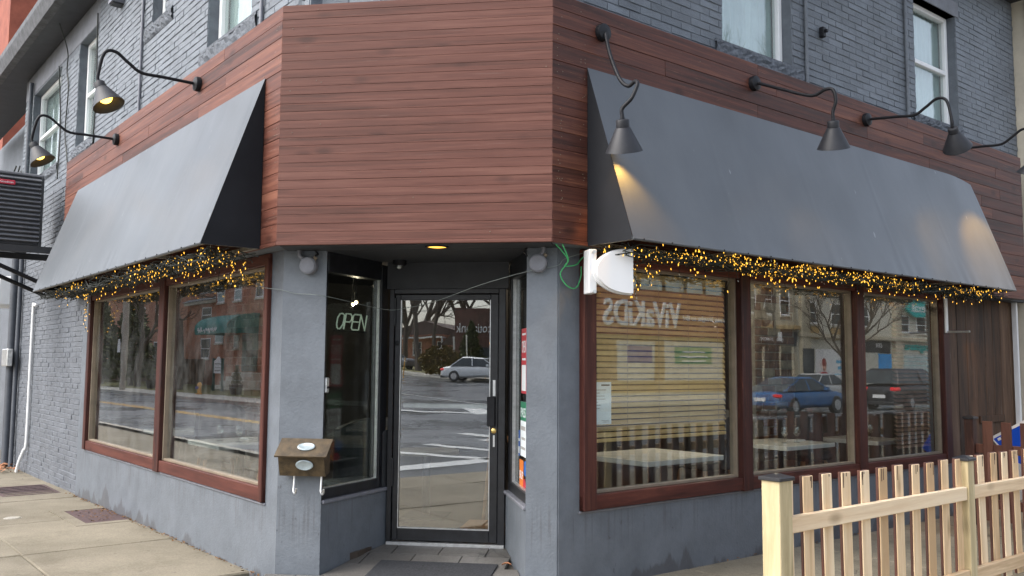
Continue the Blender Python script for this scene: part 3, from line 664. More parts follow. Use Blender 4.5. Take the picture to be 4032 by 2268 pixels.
# alcove of weathered upright planks past the right window
al = part('plank_alcove', FR(6.9, -.3, -.15), bld, 'weathered dark brown upright planks')
x = 5.94
while x < 7.95:
    wd_ = U(.2, .27); obj('plank', B(FR, (x, min(x + wd_, 7.98) - .005), (-.36, -.32 + U(-.004, .006)), (-.3, 2.3), .005), 'weathered', al); x += wd_
obj('backing', B(FR, (5.94, 8.0), (-.42, -.362), (-.3, 2.3)), 'int_dark', al)
obj('ledger', B(FR, (6.9, 7.55), (-.315, -.295), (.78, .86), .004), 'weathered', al)
obj('white_strip', B(FR, (7.86, 7.9), (-.3, -.24), (-.3, 2.25), .005), 'white', bld)
# wall behind the fascia right end, underside closed
obj('soffit', B(FR, (5.93, 8.0), (-.36, -.166), (2.2315, 2.26)), 'dark_ceiling', bld)
# ------------------------------------------------------------------ interior
ipoly = [tuple(FL(.1, -.4, 0).xy), (.42, .7), (.53, 1.25), (1.46, 1.25), (1.6, .7), tuple(FR(.1, -.4, 0).xy), tuple(FR(6.35, -.4, 0).xy), tuple(FR(6.35, -7.65, 0).xy), tuple(FL(6.25, -.4, 0).xy)]
obj('shop_floor', prism_xy(ipoly, -.2, .012), 'int_floor', bld)
obj('shop_ceiling', prism_xy(ipoly, 2.62, 2.75), 'int_dark', bld)
M['int_wall'] = plain('interior_wall', (.06, .055, .05), .7, sc=2.5, var=.3)
obj('shop_wall', B(FL, (6.18, 6.3), (-7.7, -.4), (0, 2.7)), 'int_wall', bld)
obj('shop_wall', B(FR, (6.28, 6.4), (-7.7, -.43), (0, 2.7)), 'int_wall', bld)
# interior brick pier facing the street, seen through the glass
M['int_brick_a'] = plain('inner_brick_brown', (.16, .09, .06), .8, sc=12, var=.4)
M['int_brick_b'] = plain('inner_brick_grey', (.3, .28, .24), .8, sc=12, var=.3)
def inner_bricks(F, a0, a1, d, z0, z1, nm):
    w = part(nm, F((a0 + a1) / 2, d, 0), bld); obj('pier_core', B(F, (a0, a1), (d - .2, d), (z0, z1)), 'int_brick_b', w)
    mm = {'int_brick_a': MB(), 'int_brick_b': MB()}; z = z0; r = 0
    while z < z1 - .1:
        x = a0 - (.13 if r % 2 else 0)
        while x < a1:
            p, q = max(x, a0), min(x + .24, a1)
            if q - p > .04: mm['int_brick_a' if rnd() < .6 else 'int_brick_b'].box(F, (p, q), (d - .01, d + .012), (z, z + .085), .004)
            x += .26
        z += .1; r += 1
    for k, v in mm.items(): obj('bricks', v, k, w, kind='stuff')
inner_bricks(FL, 4.6, 6.05, -2.0, 0, 2.6, 'brick_pier'); inner_bricks(FR, 5.1, 5.9, -2.1, 0, 2.6, 'brick_pier')
M['slat_grey'] = plain('slat_grey', (.34, .33, .32), .6, sc=10, var=.2)
M['velvet'] = plain('dark_upholstery', (.03, .033, .036), .7, sc=8, var=.3)
def table(F, a, d, w, l, label, rot=0., round_=False, h=.62):
    t = thing('dining_table', label, 'table', F(a, d, .012))
    if round_: obj('table_top', MB().lathe(F(a, d, h - .03), (0, 0, 1), [(0, 0), (w / 2, 0), (w / 2, .03), (0, .03)], 28), 'int_brick_b', t)
    else: obj('table_top', B(F, (a - w / 2, a + w / 2), (d - l / 2, d + l / 2), (h - .045, h), .004), 'marble', t)
    obj('column', MB().tube([F(a, d, .03), F(a, d, h - .03)], .035, 12), 'black_metal', t); obj('base_plate', B(F, (a - .2, a + .2), (d - .2, d + .2), (.012, .032), .004), 'black_metal', t); return t
def wine_glass(p, label):
    m = MB().lathe(p, (0, 0, 1), [(.0, 0.001), (.032, .001), (.032, .004), (.005, .01), (.004, .06), (.02, .075), (.036, .1), (.037, .13), (.03, .165), (.028, .165), (.034, .13), (.033, .1), (.018, .078), (0, .072)], 18)
    tag(obj('wine_glass', m, 'glass_up', None, True), label, 'glass', 'wine glasses on the marble tables')
table(FL, 3.08, -1.05, .86, .8, 'white marble table behind the wide left window pane'); table(FL, 5.0, -1.1, .7, .7, 'white marble table behind the narrow left window pane')
table(FR, 2.15, -1.1, 1.0, .85, 'white marble table under the lowered slatted blind'); table(FR, 4.3, -1.22, .87, .75, 'white marble table with two wine glasses behind the middle pane'); table(FR, 5.55, -1.0, .6, .7, 'white marble table behind the end pane beside the black chair')
wine_glass(FR(4.2, -1.1, .622), 'stemmed glass nearer the mullion on the middle pane table'); wine_glass(FR(4.36, -1.06, .622), 'clear stemmed glass on the table behind the middle pane')
wine_glass(FL(3.15, -.85, .622), 'stemmed glass nearer the left mullion on the wide pane table'); wine_glass(FL(2.9, -.95, .622), 'clear stemmed glass on the table behind the wide left pane')
wine_glass(FR(5.45, -.85, .622), 'clear stemmed glass on the table behind the end pane')
for F, a, d, l in ((FR, 4.55, -1.2, 'folded white napkin on the table behind the middle pane'), (FL, 3.25, -1.2, 'folded white napkin on the table behind the wide left pane')):
    tag(obj('napkin', MB().box(F, (a - .11, a + .11), (d - .05, d + .05), (.621, .627)).box(F, (a - .1, a + .1), (d - .04, d + .05), (.627, .635)), 'white'), l, 'napkin')
def chair(F, a, d, ang, label, mat='velvet'):
    t = thing('tub_chair', label, 'chair', F(a, d, .012), 'dark upholstered chairs in the shop'); o = F(a, d, 0); ca, sa = math.cos(ang), math.sin(ang)
    G = Fr(o, F.t * ca + F.n * sa, F.n * ca - F.t * sa)
    obj('seat', B(G, (-.24, .24), (-.24, .24), (.38, .48), .03), mat, t, True)
    m = MB()
    def bf(u, v):
        th = math.pi * (1.08 * u - .04); return G(.27 * math.cos(th), -.27 * math.sin(th), .4 + (.47 + .1 * math.sin(math.pi * u)) * v - .02 * math.sin(u * 40) * 0)
    def bf2(u, v):
        th = math.pi * (1.08 * u - .04); return G(.22 * math.cos(th), -.22 * math.sin(th), .4 + (.47 + .1 * math.sin(math.pi * u)) * v)
    m.grid(bf, 24, 6); m.grid(bf2, 24, 6); m.grid(lambda u, v: bf(u, 1) * (1 - v) + bf2(u, 1) * v, 24, 1)
    obj('backrest', m, mat, t, True)
    for x in (-1, 1):
        for y in (-1, 1): obj('leg', MB().tube([G(.17 * x, .17 * y, .385), G(.22 * x, .22 * y, .014)], [.02, .013], 8), M['leg_wood'], t)
M['leg_wood'] = m_wood('chair_leg_wood', (.22, .1, .04), (.38, .19, .085), (.5, .28, .13), vert=True, grain=(2, 20, 20))
chair(FL, .62, -1.05, .3, 'dark tub chair with wooden legs inside the narrow side window'); chair(FL, 2.25, -1.15, -1.5, 'dark tub chair beside the table behind the wide left pane'); chair(FL, 3.95, -1.15, 1.4, 'dark tub chair beside the brick pier in the left window')
chair(FR, 5.05, -1.45, -1.4, 'dark tub chair beside the two wine glasses'); chair(FR, 3.4, -1.5, 1.7, 'black tub chair between the two right hand tables')
# bar stool and bench inside the door
def stool(x, y, label):
    t = thing('bar_stool', label, 'stool', (x, y, .012), 'bar stools inside the door'); obj('seat', B(FW, (x - .17, x + .17), (y - .17, y + .17), (.71, .75), .01), M['leg_wood'], t)
    for i in (-1, 1):
        for j in (-1, 1): obj('leg', MB().tube([(x + .13 * i, y + .13 * j, .715), (x + .19 * i, y + .19 * j, .014)], .016, 8), M['leg_wood'], t)
    obj('footrest', MB().tube([(x - .165, y - .165, .27), (x + .165, y - .165, .27)], .012, 8), M['leg_wood'], t)
stool(1.3, 2.35, 'wooden bar stool behind the door glass')
tag(obj('wood_step', B(FW, (1.02, 1.9), (1.55, 1.95), (.012, .06), .006), M['leg_wood']), 'low brown wooden platform inside the door', 'step')
table(FW, .55, 2.3, .6, .6, 'round bistro table seen through the narrow side window', round_=True)
# pendant lamps inside
M['warm_bulb'] = plain('warm_bulb', (1, .8, .5), .3, emit=(1, .7, .33, 6.))
def room_light(t, p, w):
    l = bpy.data.lights.new('pendant_light', 'POINT'); l.energy = w; l.color = (1, .82, .6); l.shadow_soft_size = .012; lo = bpy.data.objects.new('pendant_light', l); link(lo, t, p)
def pendant(p, label, w=1.5):
    t = thing('pendant_lamp', label, 'lamp', p, 'pendant lamps in the shop'); p = Vector(p)
    obj('cord', MB().tube([p + Vector((0, 0, .1)), Vector((p.x, p.y, 2.618))], .004, 6), 'black_metal', t); obj('bulb', MB().ball(p, .017), 'warm_bulb', t, True); obj('socket', MB().tube([p + Vector((0, 0, .02)), p + Vector((0, 0, .1))], .016, 10), 'black_metal', t); room_light(t, p - Vector((0, 0, .03)), w)
pendant((-.13, 2.2, 1.99), 'small glowing pendant bulb above the neon letters'); pendant((-.425, 3.0, 2.03), 'small glowing pendant bulb farther back in the shop'); pendant(FL(3.1, -1.05, 2.42), 'added out of view bulb brightening the marble table of the wide left pane', 12); pendant(FR(2.15, -1.1, 2.42), 'added out of view bulb brightening the marble table under the lowered blind', 10); pendant(FR(4.3, -1.2, 2.42), 'added out of view bulb brightening the table with two wine glasses', 10)  # last three bulbs are added out of view to brighten the tabletops
# cone pendant shades behind the middle right pane
t = thing('cone_pendant', 'black cone pendant shade hanging behind the middle right pane', 'lamp', FR(2.95, -1.1, 1.68)); obj('shade', MB().lathe(FR(2.95, -1.1, 1.66), (0, 0, 1), [(.15, 0), (.06, .22), (.03, .24), (.03, .3), (.0, .3)], 24), 'black_satin', t, True); room_light(t, FR(2.95, -1.1, 1.77), 14); obj('cord', MB().tube([FR(2.95, -1.1, 1.95), FR(2.95, -1.1, 2.618)], .004, 6), 'black_metal', t)
# neon OPEN sign, unlit but its tubes given a faint glow of their own, behind the left side window
M['neon'] = plain('unlit_neon_tube_faint_glow', (.72, .8, .7), .25, sc=10, var=.08, emit=(.55, .65, .52, .1))
ns = thing('neon_sign', 'unlit pale green tube sign reading OPEN in the side window', 'sign', FSL(.4, -.12, 1.55))
LT = {'O': [[(.15, 0), (.05, .1), (.0, .3), (.0, .7), (.1, .95), (.25, 1), (.4, .9), (.42, .6), (.4, .3), (.3, .08), (.22, 0)]], 'P': [[(0, 0), (0, 1), (.3, 1), (.42, .85), (.42, .62), (.3, .48), (.05, .48)]], 'E': [[(.45, 1), (.08, 1), (0, .9), (0, .1), (.08, 0), (.45, 0)], [(.05, .52), (.4, .52)]], 'N': [[(0, 0), (0, 1), (.42, 0), (.42, 1)]]}
x = .302
for ch in 'OPEN':
    m = MB()
    for st in LT[ch]:
        pts = [FSL(x + (p[0] + .15 * (p[1] - .5)) * .22 * .9, -.12, 1.675 + p[1] * .12) for p in st]; m.tube(pts, .0062, 6)
    obj('letter', m, 'neon', ns, True); x += .098
obj('backing', MB().tube([FSL(.27, -.125, 1.66), FSL(.7, -.125, 1.66)], .004, 6), 'black_metal', ns)
# stickers on the right side window
def sheet(name, F, a, d, z, mat, label, cat, extra=(), par=None):
    t = thing(name, label, cat, F(sum(a) / 2, d, z[0])); obj('sheet', B(F, a, (d, d + .0012), z), mat, t)
    for nm, mb, mt in extra: obj(nm, mb, mt, t)
    return t
M['red_print'] = plain('red_print', (.5, .03, .05), .5, var=.05); M['green_print'] = plain('green_print', (.03, .2, .11), .5, var=.05); M['orange_print'] = plain('orange_print', (.75, .2, .03), .5, var=.05); M['blue_print'] = plain('blue_print', (.02, .12, .45), .5, var=.05); M['paper'] = plain('white_paper', (.74, .8, .82), .7, var=.03); M['ink'] = plain('ink', (.05, .05, .06), .7)
g = -.058
def lt(s, a, z, h, w=None, F=FSR, mir=-1): return text(s, F, a, g + .0014, z, h, .0008, w, mir)
sheet('hours_sign', FSR, (.3, .5), g, (1.2, 1.68), 'red_print', 'red opening hours sign reading OPEN in the side window', 'sign', [('lettering', lt('OPEN', .48, 1.5, .09, .16), 'paper'), ('print', B(FSR, (.33, .47), (g + .0014, g + .002), (1.63, 1.645)), 'paper'), ('print', B(FSR, (.33, .47), (g + .0014, g + .002), (1.445, 1.46)), 'paper'), ('hours_panel', B(FSR, (.32, .48), (g + .0014, g + .002), (1.22, 1.41)), 'paper')])
sheet('inspection_notice', FSR, (.3, .52), g, (.74, 1.14), 'paper', 'white notice with a green PASS heading in the side window', 'notice', [('heading', B(FSR, (.3, .52), (g + .0014, g + .0018), (1.0, 1.14)), 'green_print'), ('lettering', text('PASS', FSR, .51, g + .002, 1.025, .07, .0008, .19, -1), 'paper'), ('print', MB().box(FSR, (.33, .5), (g + .0014, g + .0018), (.93, .96)).box(FSR, (.33, .48), (g + .0014, g + .0018), (.86, .88)).box(FSR, (.33, .5), (g + .0014, g + .0018), (.79, .81)), 'slat_grey')])
sheet('delivery_sticker', FSR, (.4, .56), g, (.5, .71), 'orange_print', 'orange square sticker lettered SKIP in the side window', 'sticker', [('lettering', lt('SKIP', .55, .57, .06, .14), 'paper')])
sheet('card_sticker', FSR, (.56, .6), g, (.73, .92), 'blue_print', 'narrow blue and white payment sticker in the side window', 'sticker', [('stripe', MB().box(FSR, (.561, .599), (g + .0014, g + .002), (.75, .8)).box(FSR, (.561, .599), (g + .0014, g + .002), (.84, .86)), 'paper')])
for a, z, mt, l in ((.33, .66, 'blue_print', 'round blue sticker beside the orange sticker'), (.36, .53, 'red_print', 'round red sticker below the blue round sticker')):
    tag(obj('round_sticker', MB().lathe(FSR(a, g, z), FSR.n, [(0, 0), (.055, 0), (.055, .0012), (0, .0012)], 20), mt), l, 'sticker')
sheet('photo_sticker', FSR, (.33, .43), g, (.38, .49), 'paper', 'small white sticker with a dark figure low in the side window', 'sticker', [('print', B(FSR, (.36, .4), (g + .0014, g + .002), (.39, .46)), 'ink')])
# paper notice and slatted blind in the right window
gd = WO - .05
tx = [('print', MB(), 'slat_grey')]
for i, w in enumerate((.9, .5, .8, .85, .4, .55, .5, .3)): tx[0][1].box(FR, (.575 if i else .57, .575 + .16 * w), (gd + .0014, gd + .002), (1.23 - i * .022, 1.236 - i * .022))
tx.append(('heading', B(FR, (.67, .755), (gd + .0014, gd + .002), (1.262, 1.273)), 'ink')); tx.append(('print', MB().box(FR, (.69, .75), (gd + .0014, gd + .002), (1.0, 1.004)).box(FR, (.67, .75), (gd + .0014, gd + .002), (1.01, 1.014)), 'slat_grey'))
sheet('notice', FR, (.552, .772), gd, (.985, 1.29), 'paper', 'white typed notice taped inside the blind window', 'notice', tx)
M['slat_tan'] = m_wood('blind_slat', (.38, .255, .105), (.54, .375, .16), (.66, .49, .24), rot=-math.atan2(FR.t.y, FR.t.x), grain=(1., 18, 18), tone=.25, wear=.15, rough=.4)
bl = thing('window_blind', 'tan slatted blind lowered over most of the right window beside the white antenna', 'blind', FR(1.35, -.3, .85))
nsl = 28; ztop, zbot = 2.06, .885
for i in range(nsl):
    z = ztop - (ztop - zbot - .02) * i / (nsl - 1); c, s_ = .018 * math.cos(.95), .018 * math.sin(.95); sag = .006 * math.sin(i * 1.3)
    m = MB(); P = [(-.285 - c, z + s_), (-.285, z + .0035), (-.285 + c, z - s_)]
    for k in range(2):
        (d0, q0), (d1, q1) = P[k], P[k + 1]
        m.add([FR(.54, d0, q0), FR(2.17, d0, q0 + sag * .3), FR(2.17, d1, q1 + sag * .3), FR(.54, d1, q1)], [(0, 1, 2, 3)])
        m.add([FR(.54, d0, q0 - .003), FR(2.17, d0, q0 - .003 + sag * .3), FR(2.17, d1, q1 - .003 + sag * .3), FR(.54, d1, q1 - .003)], [(3, 2, 1, 0)])
    obj('slat', m, 'slat_tan', bl, fix=False)
obj('bottom_rail', B(FR, (.54, 2.17), (-.3, -.27), (.85, .875), .004), 'slat_tan', bl)
obj('head_rail', B(FR, (.54, 2.17), (-.31, -.26), (2.07, 2.12), .004), 'slat_tan', bl)
for a in (.63, .98, 1.33, 1.68, 2.05): obj('ladder_cord', MB().tube([FR(a, -.254, .86), FR(a, -.254, 2.08)], .0018, 5), 'beige_trim', bl)
obj('pull_cord', MB().tube([FR(.6, -.25, .98), FR(.6, -.25, 2.08)], .0018, 5).ball(FR(.6, -.25, .975), .009), 'beige_trim', bl)
bl2 = thing('window_blind', 'half open dark slatted blind hanging inside the end pane of the right window', 'blind', FR(5.35, -.3, .6))
for i in range(34):
    z = 2.02 - i * .043; m = MB(); m.add([FR(4.95, -.31, z + .012), FR(5.66, -.31, z + .012), FR(5.66, -.27, z - .012), FR(4.95, -.27, z - .012)], [(0, 1, 2, 3)]); m.add([FR(4.95, -.31, z + .009), FR(5.66, -.31, z + .009), FR(5.66, -.27, z - .015), FR(4.95, -.27, z - .015)], [(3, 2, 1, 0)]); obj('slat', m, 'int_brick_a', bl2, fix=False)
obj('head_rail', B(FR, (4.94, 5.67), (-.31, -.26), (2.045, 2.09), .004), 'int_brick_a', bl2)
# ------------------------------------------------------------------ awnings
b = NB('awning_vinyl'); p = b.pos()
scr = b.ramp(b.noise(b.pos((14, 14, 2.2)), 1., 3, .5), [(.735, (0, 0, 0)), (.76, (1, 1, 1))]); dst = b.ramp(b.noise(b.pos((1.2, 1.2, .35)), 2., 6, .7), [(.45, (0, 0, 0)), (.8, (1, 1, 1))])
b.col(b.mix(b.math('ADD', b.math('MULTIPLY', scr, .5), b.math('MULTIPLY', dst, .06)), b.ramp(b.noise(p, 1.3, 5), [(.3, (.058, .066, .074)), (.7, (.074, .083, .092))]), (.3, .31, .32)))
b.rough(b.ramp(b.noise(b.pos((1, 1, .35)), 1.7, 5, .6), [(.35, (.38,) * 3), (.7, (.46,) * 3)])); b.b.inputs['Specular IOR Level'].default_value = .7
b.bump(b.math('ADD', b.noise(b.pos((.8, .8, .5)), 2.2, 3), b.math('MULTIPLY', b.noise(p, 260, 2), .05)), .1, .02); M['vinyl'] = b.m
M['alu_dull'] = plain('dull_frame_tube', (.3, .28, .24), .55, .3, sc=14, var=.3)
M['vinyl_side'] = plain('awning_vinyl_darker', (.016, .017, .02), .75, sc=3, spec=.15)  # side panels in a darker, duller tone than the canopy
def awning(F, s0, s1, label, droop):
    zt, zb, dd = 3.497, 2.2445, .432
    t = thing('awning', label, 'awning', F((s0 + s1) / 2, 0, zb), 'dark awnings over the shop windows')
    m = MB()
    kk = max(3, int((s1 - s0) / 1.1))
    def top(u, v):
        a = s0 + (s1 - s0) * u; k = math.sin(math.pi * v)
        sag = -.010 * k * (1 + .5 * math.sin(u * 9) + .4 * math.sin(u * 23 + 1)) * min(1, u * 30, (1 - u) * 30)
        dz = -droop * max(0, (u - .9) / .1) ** 2 * (1 - v) ** 2
        scal = -.006 * (1 - math.cos(u * 2 * math.pi * (s1 - s0) / .3)) * max(0, v - .93) / .07 * .5
        rib = .0035 * math.exp(-((((a - s0 - .03) % ((s1 - s0 - .07) / kk)) / .03) ** 2)) * k; wr = .004 * math.sin(u * 140 + 3 * math.sin(u * 31)) * max(0, v - .75) ** 1.2 * 4 * (.3 + .7 * math.sin(u * 17) ** 2); sag += rib * .8 + wr * .7
        return F(a, .004 + dd * v + sag * .95, zt + (zb - zt) * v + sag * .33 + dz + scal)
    m.grid(top, 220, 22); obj('canopy', m, 'vinyl', t, True)
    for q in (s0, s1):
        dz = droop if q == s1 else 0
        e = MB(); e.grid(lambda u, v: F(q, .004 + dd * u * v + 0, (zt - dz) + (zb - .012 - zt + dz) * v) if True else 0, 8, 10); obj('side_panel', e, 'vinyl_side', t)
    hem = MB(); hem.tube([F(s0, dd - .004, zb - .004), F(s1, dd - .004, zb - .004)], .011, 8); obj('hem', hem, M['alu_dull'] if False else 'vinyl', t)
    fr = part('frame', F((s0 + s1) / 2, .2, zb), t)
    obj('bar', B(F, (s0 + .01, s1 - .01), (dd - .045, dd - .018), (zb - .006, zb + .02)), M['alu_dull'], fr); obj('bar', B(F, (s0 + .01, s1 - .01), (.012, .04), (zb - .012, zb + .016)), M['alu_dull'], fr)
    k = max(3, int((s1 - s0) / 1.1))
    for i in range(k + 1):
        a = s0 + .02 + (s1 - s0 - .07) * i / k
        obj('rafter', MB().box(F, (a, a + .026), (.04, dd - .045), (zb - .008, zb + .018)), M['alu_dull'], fr); obj('rafter', MB().tube([F(a + .013, .012, zt - .16 - (droop if i == k else 0)), F(a + .013, dd - .075, zb + .01)], .012, 6), M['alu_dull'], fr)
    n = int((s1 - s0) / .28)
    sc = MB()
    for i in range(n): sc.ball(F(s0 + .1 + i * .28, dd + .008, zb - .002), .006, 6, 4)
    obj('fixings', sc, 'black_metal', t, kind='stuff')
    return t
awning(FL, .268, 5.806, 'dark grey vinyl awning over the two pane window', 0.); awning(FR, .322, 6.19, 'long dark grey vinyl awning over the three pane window', .05)
# ------------------------------------------------------------------ icicle lights under the awnings
M['led'] = plain('amber_led', (1, .6, .15), .3, emit=(1, .5, .05, .85)); M['led'].cycles.emission_sampling = 'NONE'; M['wire'] = plain('dark_wire', (.02, .025, .02), .6)
M['led_off'] = plain('unlit_led', (.6, .6, .55), .3)
def icicles(F, s0, s1, n, label, tail):
    t = thing('icicle_lights', label, 'lights', F((s0 + s1) / 2, .2, 2.24), 'icicle lights under the awnings'); lm, wm, om = MB(), MB(), MB(); R = random.Random(3 if F is FL else 4)
    def led(m, p, k=1.):
        r, h = .0028 * k, .0085 * k; tilt = Vector((R.uniform(-.3, .3), R.uniform(-.3, .3), 1)).normalized() * h
        x = Vector((1, 0, 0)) * r; y = Vector((0, 1, 0)) * r
        m.add([p - tilt, p + x - tilt * .6, p + y - tilt * .6, p - x - tilt * .6, p - y - tilt * .6, p + x + tilt * .6, p + y + tilt * .6, p - x + tilt * .6, p - y + tilt * .6, p + tilt], [(0, 2, 1), (0, 3, 2), (0, 4, 3), (0, 1, 4), (1, 2, 6, 5), (2, 3, 7, 6), (3, 4, 8, 7), (4, 1, 5, 8), (5, 6, 9), (6, 7, 9), (7, 8, 9), (8, 5, 9)])
    L = s1 - s0
    for q in range(22):                                     # long runs of wire wandering along the frame
        d = R.uniform(.03, .38); pts = []; k = int(L / .12)
        for i in range(k + 1): pts.append(F(s0 + L * i / k, max(.0, min(.39, d + .05 * math.sin(i * 1.7 + q) + R.uniform(-.03, .03))), 2.2 + R.uniform(-.07, .03)))
        wm.tube(pts, .0038, 5)
    cl = [(R.uniform(s0 + .1, s1 - .25), R.uniform(.0, .38), R.uniform(.5, 1.)) for _ in range(int(L * 7))]
    for i in range(n):
        c = R.choice(cl) if R.random() < .72 else (R.uniform(s0 + .05, s1 - .1), R.uniform(-.05, .4), 1)
        a = min(s1 - .05, max(s0 + .03, R.gauss(c[0], .09))); d = max(-.1, min(.4, R.gauss(c[1], .05))); z = 2.235 - abs(R.gauss(0, .066)) * c[2] - (.02 if d < 0.03 else 0)
        led(lm if R.random() < .86 else om, F(a, d, z), R.choice((.8, 1., 1.15)))
        if R.random() < .5: wm.tube([F(a + R.uniform(-.05, .05), d, 2.235), F(a + R.uniform(-.02, .02), d + R.uniform(-.02, .02), (z + 2.24) / 2), F(a, d, z + .012)], .0022, 4)
    for (a, d, ln) in tail:                                # strands that hang free
        k = 10; pts = [F(a + .03 * math.sin(i * .9) + R.uniform(-.012, .012), d + .02 * math.cos(i), 2.21 - ln * i / k) for i in range(k + 1)]; wm.tube(pts, .0032, 5)
        for p in pts[2:]:
            for _ in range(2): led(lm if R.random() < .6 else om, p + Vector((R.uniform(-.02, .02), R.uniform(-.02, .02), -.01)), .95)
    obj('leds', lm, 'led', t, kind='stuff'); obj('dull_leds', om, 'led_off', t, kind='stuff'); obj('wire', wm, 'wire', t)
icicles(FL, .3, 5.75, 430, 'sparse amber icicle lights under the awning of the two pane window', [(5.45, -.06, .42), (5.35, -.05, .25), (.62, -.02, .16), (.8, 0, .2)])
icicles(FR, .36, 6.1, 900, 'dense amber icicle lights under the long right awning', [(.72, .02, .3), (.62, .05, .22), (.8, 0, .3), (.95, 0, .2)])
# ------------------------------------------------------------------ gooseneck lamps on the fascia
M['bulb'] = plain('lamp_bulb', (1, .75, .3), .4, emit=(1, .56, .08, 2.4)); M['shade_in'] = plain('shade_inside', (.12, .09, .05), .4)
def cr(pts, n=7):                                          # Catmull-Rom
    P = [Vector(p) for p in pts]; P = [2 * P[0] - P[1]] + P + [2 * P[-1] - P[-2]]; out = []
    for i in range(1, len(P) - 2):
        for k in range(n):
            t = k / n; a, b_, c, d = P[i - 1:i + 3]; out.append(.5 * ((2 * b_) + (c - a) * t + (2 * a - 5 * b_ + 4 * c - d) * t * t + (3 * b_ - a - 3 * c + d) * t ** 3))
    return out + [P[-2]]
def lamp(F, s, z, arm, neck, mouth, label, watts=6.):
    """arm: (s, d, z) control points after the base; neck / mouth: shade axis"""
    t = thing('gooseneck_lamp', label, 'lamp', F(s, 0, z - .05), 'gooseneck lamps along the fascia'); base = F(s, 0, z)
    obj('wall_plate', MB().lathe(base, F.n, [(0, 0), (.062, 0), (.064, .02), (.06, .042), (.03, .05), (.018, .056), (0, .056)], 22), 'black_metal', t, True)
    N = F(*neck); Mo = F(*mouth); ax = (Mo - N).normalized()
    obj('arm', MB().tube(cr([F(s, .04, z)] + [F(*q) for q in arm] + [N - ax * .0 + Vector((0, 0, .05)), N + ax * .004]), .0135, 10), 'black_metal', t, True)
    sh = MB().lathe(N, ax, [(.0, .0), (.014, 0), (.016, .02), (.04, .024), (.044, .03), (.044, .075), (.05, .08), (.125, .235), (.122, .236), (.046, .084), (.03, .07), (.0, .07)], 32)
    so_ = obj('shade', sh, 'black_satin', t, True)
    obj('bulb', MB().ball(N + ax * .155, .055, 16, 10), 'bulb', t, True)
    l = bpy.data.lights.new('lamp_light', 'SPOT'); l.energy = watts; l.color = (1, .52, .1); l.spot_size = math.radians(78); l.spot_blend = .7; l.shadow_soft_size = .03
    lo = bpy.data.objects.new('lamp_light', l); lo.rotation_euler = ax.to_track_quat('-Z', 'Y').to_euler(); link(lo, t, N + ax * .222)
def goose(s, z, ds=0., dz=0.): return [(s + ds * .35, .3, z + dz * .35), (s + ds * .58, .48, z + .0 + dz * .58), (s + ds * .72, .585, z + .06 + dz * .7), (s + ds * .85, .69, z + .13 + dz * .85), (s + ds * .95, .775, z + .10 + dz * .95)]
lamp(FL, 1.673, 3.798, goose(1.673, 3.798), (1.69, .81, 3.67), (1.63, .75, 3.50), 'black gooseneck lamp over the left awning, shade lit from within', 3)
lamp(FL, 4.156, 3.803, goose(4.156, 3.803), (4.2, .815, 3.66), (4.15, .735, 3.49), 'black gooseneck lamp over the left awning, next to the cooling unit', 2.5)
lamp(FR, .462, 3.781, [(.42, .13, 3.58), (.372, .27, 3.36), (.36, .36, 3.285), (.36, .42, 3.3), (.345, .46, 3.27), (.3, .45, 3.17)], (.262, .40, 3.052), (.31, .365, 2.89), 'drooping black gooseneck lamp casting a yellow patch on the awning beside the entrance', 13)
lamp(FR, 2.239, 3.778, [(2.239, .28, 3.665), (2.239, .46, 3.58), (2.242, .575, 3.545), (2.245, .67, 3.57), (2.247, .735, 3.55), (2.247, .755, 3.46)], (2.245, .73, 3.33), (2.3, .695, 3.16), 'sagging black gooseneck lamp under the white upper window, second from the entrance', 2.5)
lamp(FR, 4.011, 3.789, goose(4.011, 3.789, .02, -.09), (4.02, .82, 3.565), (4.17, .79, 3.40), 'black gooseneck lamp second from the neighbouring cream wall', 20)
lamp(FR, 5.839, 3.789, goose(5.839, 3.789, .02, -.05), (5.9, .82, 3.60), (5.9, .74, 3.44), 'black gooseneck lamp nearest the neighbouring cream wall', 34)
# ------------------------------------------------------------------ fixtures on the wall
mt_ = M['mail'] = plain('bronze_mailbox', (.062, .042, .02), .5, .2, sc=16, var=.55, bump=.3)
mb = thing('mailbox', 'small brown metal letterbox with two oval plates and two wire hooks', 'mailbox', (.15, .2, .62))
FM = Fr((.0, PY, 0), (1, 0, 0), (0, -1, 0)); X0, X1 = -.02, .36
pr = Fr(FM(0, 0, 0), FM.n, FM.t)
obj('body', MB().prism(pr, [(.002, .64), (.085, .62), (.135, .79), (.06, .85), (.002, .85)], X0 + .012, X1 - .03), 'mail', mb)
obj('lid', MB().prism(pr, [(.0, .87), (.03, .878), (.165, .765), (.16, .755), (.03, .866), (.0, .86)], X0, X1), 'mail', mb)
M['oval'] = plain('pale_oval_plate', (.34, .4, .42), .35, .2, sc=30, var=.15)
def oval(c, n, up, rx, rz): 
    m = MB(); n = Vector(n).normalized(); up = (Vector(up) - n * Vector(up).dot(n)).normalized(); rt = up.cross(n); k = 26
    rim = [c + rt * rx * math.cos(2 * math.pi * i / k) + up * rz * math.sin(2 * math.pi * i / k) + n * .002 for i in range(k)]; inn = [c + (q - c) * .86 + n * .004 for q in rim]; flo = [c + (q - c) * .78 + n * .002 for q in rim]
    m.add([q - n * .006 for q in rim] + rim + inn + flo, [(i, (i + 1) % k, k + (i + 1) % k, k + i) for i in range(k)] + [(k + i, k + (i + 1) % k, 2 * k + (i + 1) % k, 2 * k + i) for i in range(k)] + [(2 * k + i, 2 * k + (i + 1) % k, 3 * k + (i + 1) % k, 3 * k + i) for i in range(k)] + [tuple(range(3 * k, 4 * k))]); return m
nl = Vector((0, -.64, .77)); nb = Vector((0, -.96, .28)) * 1
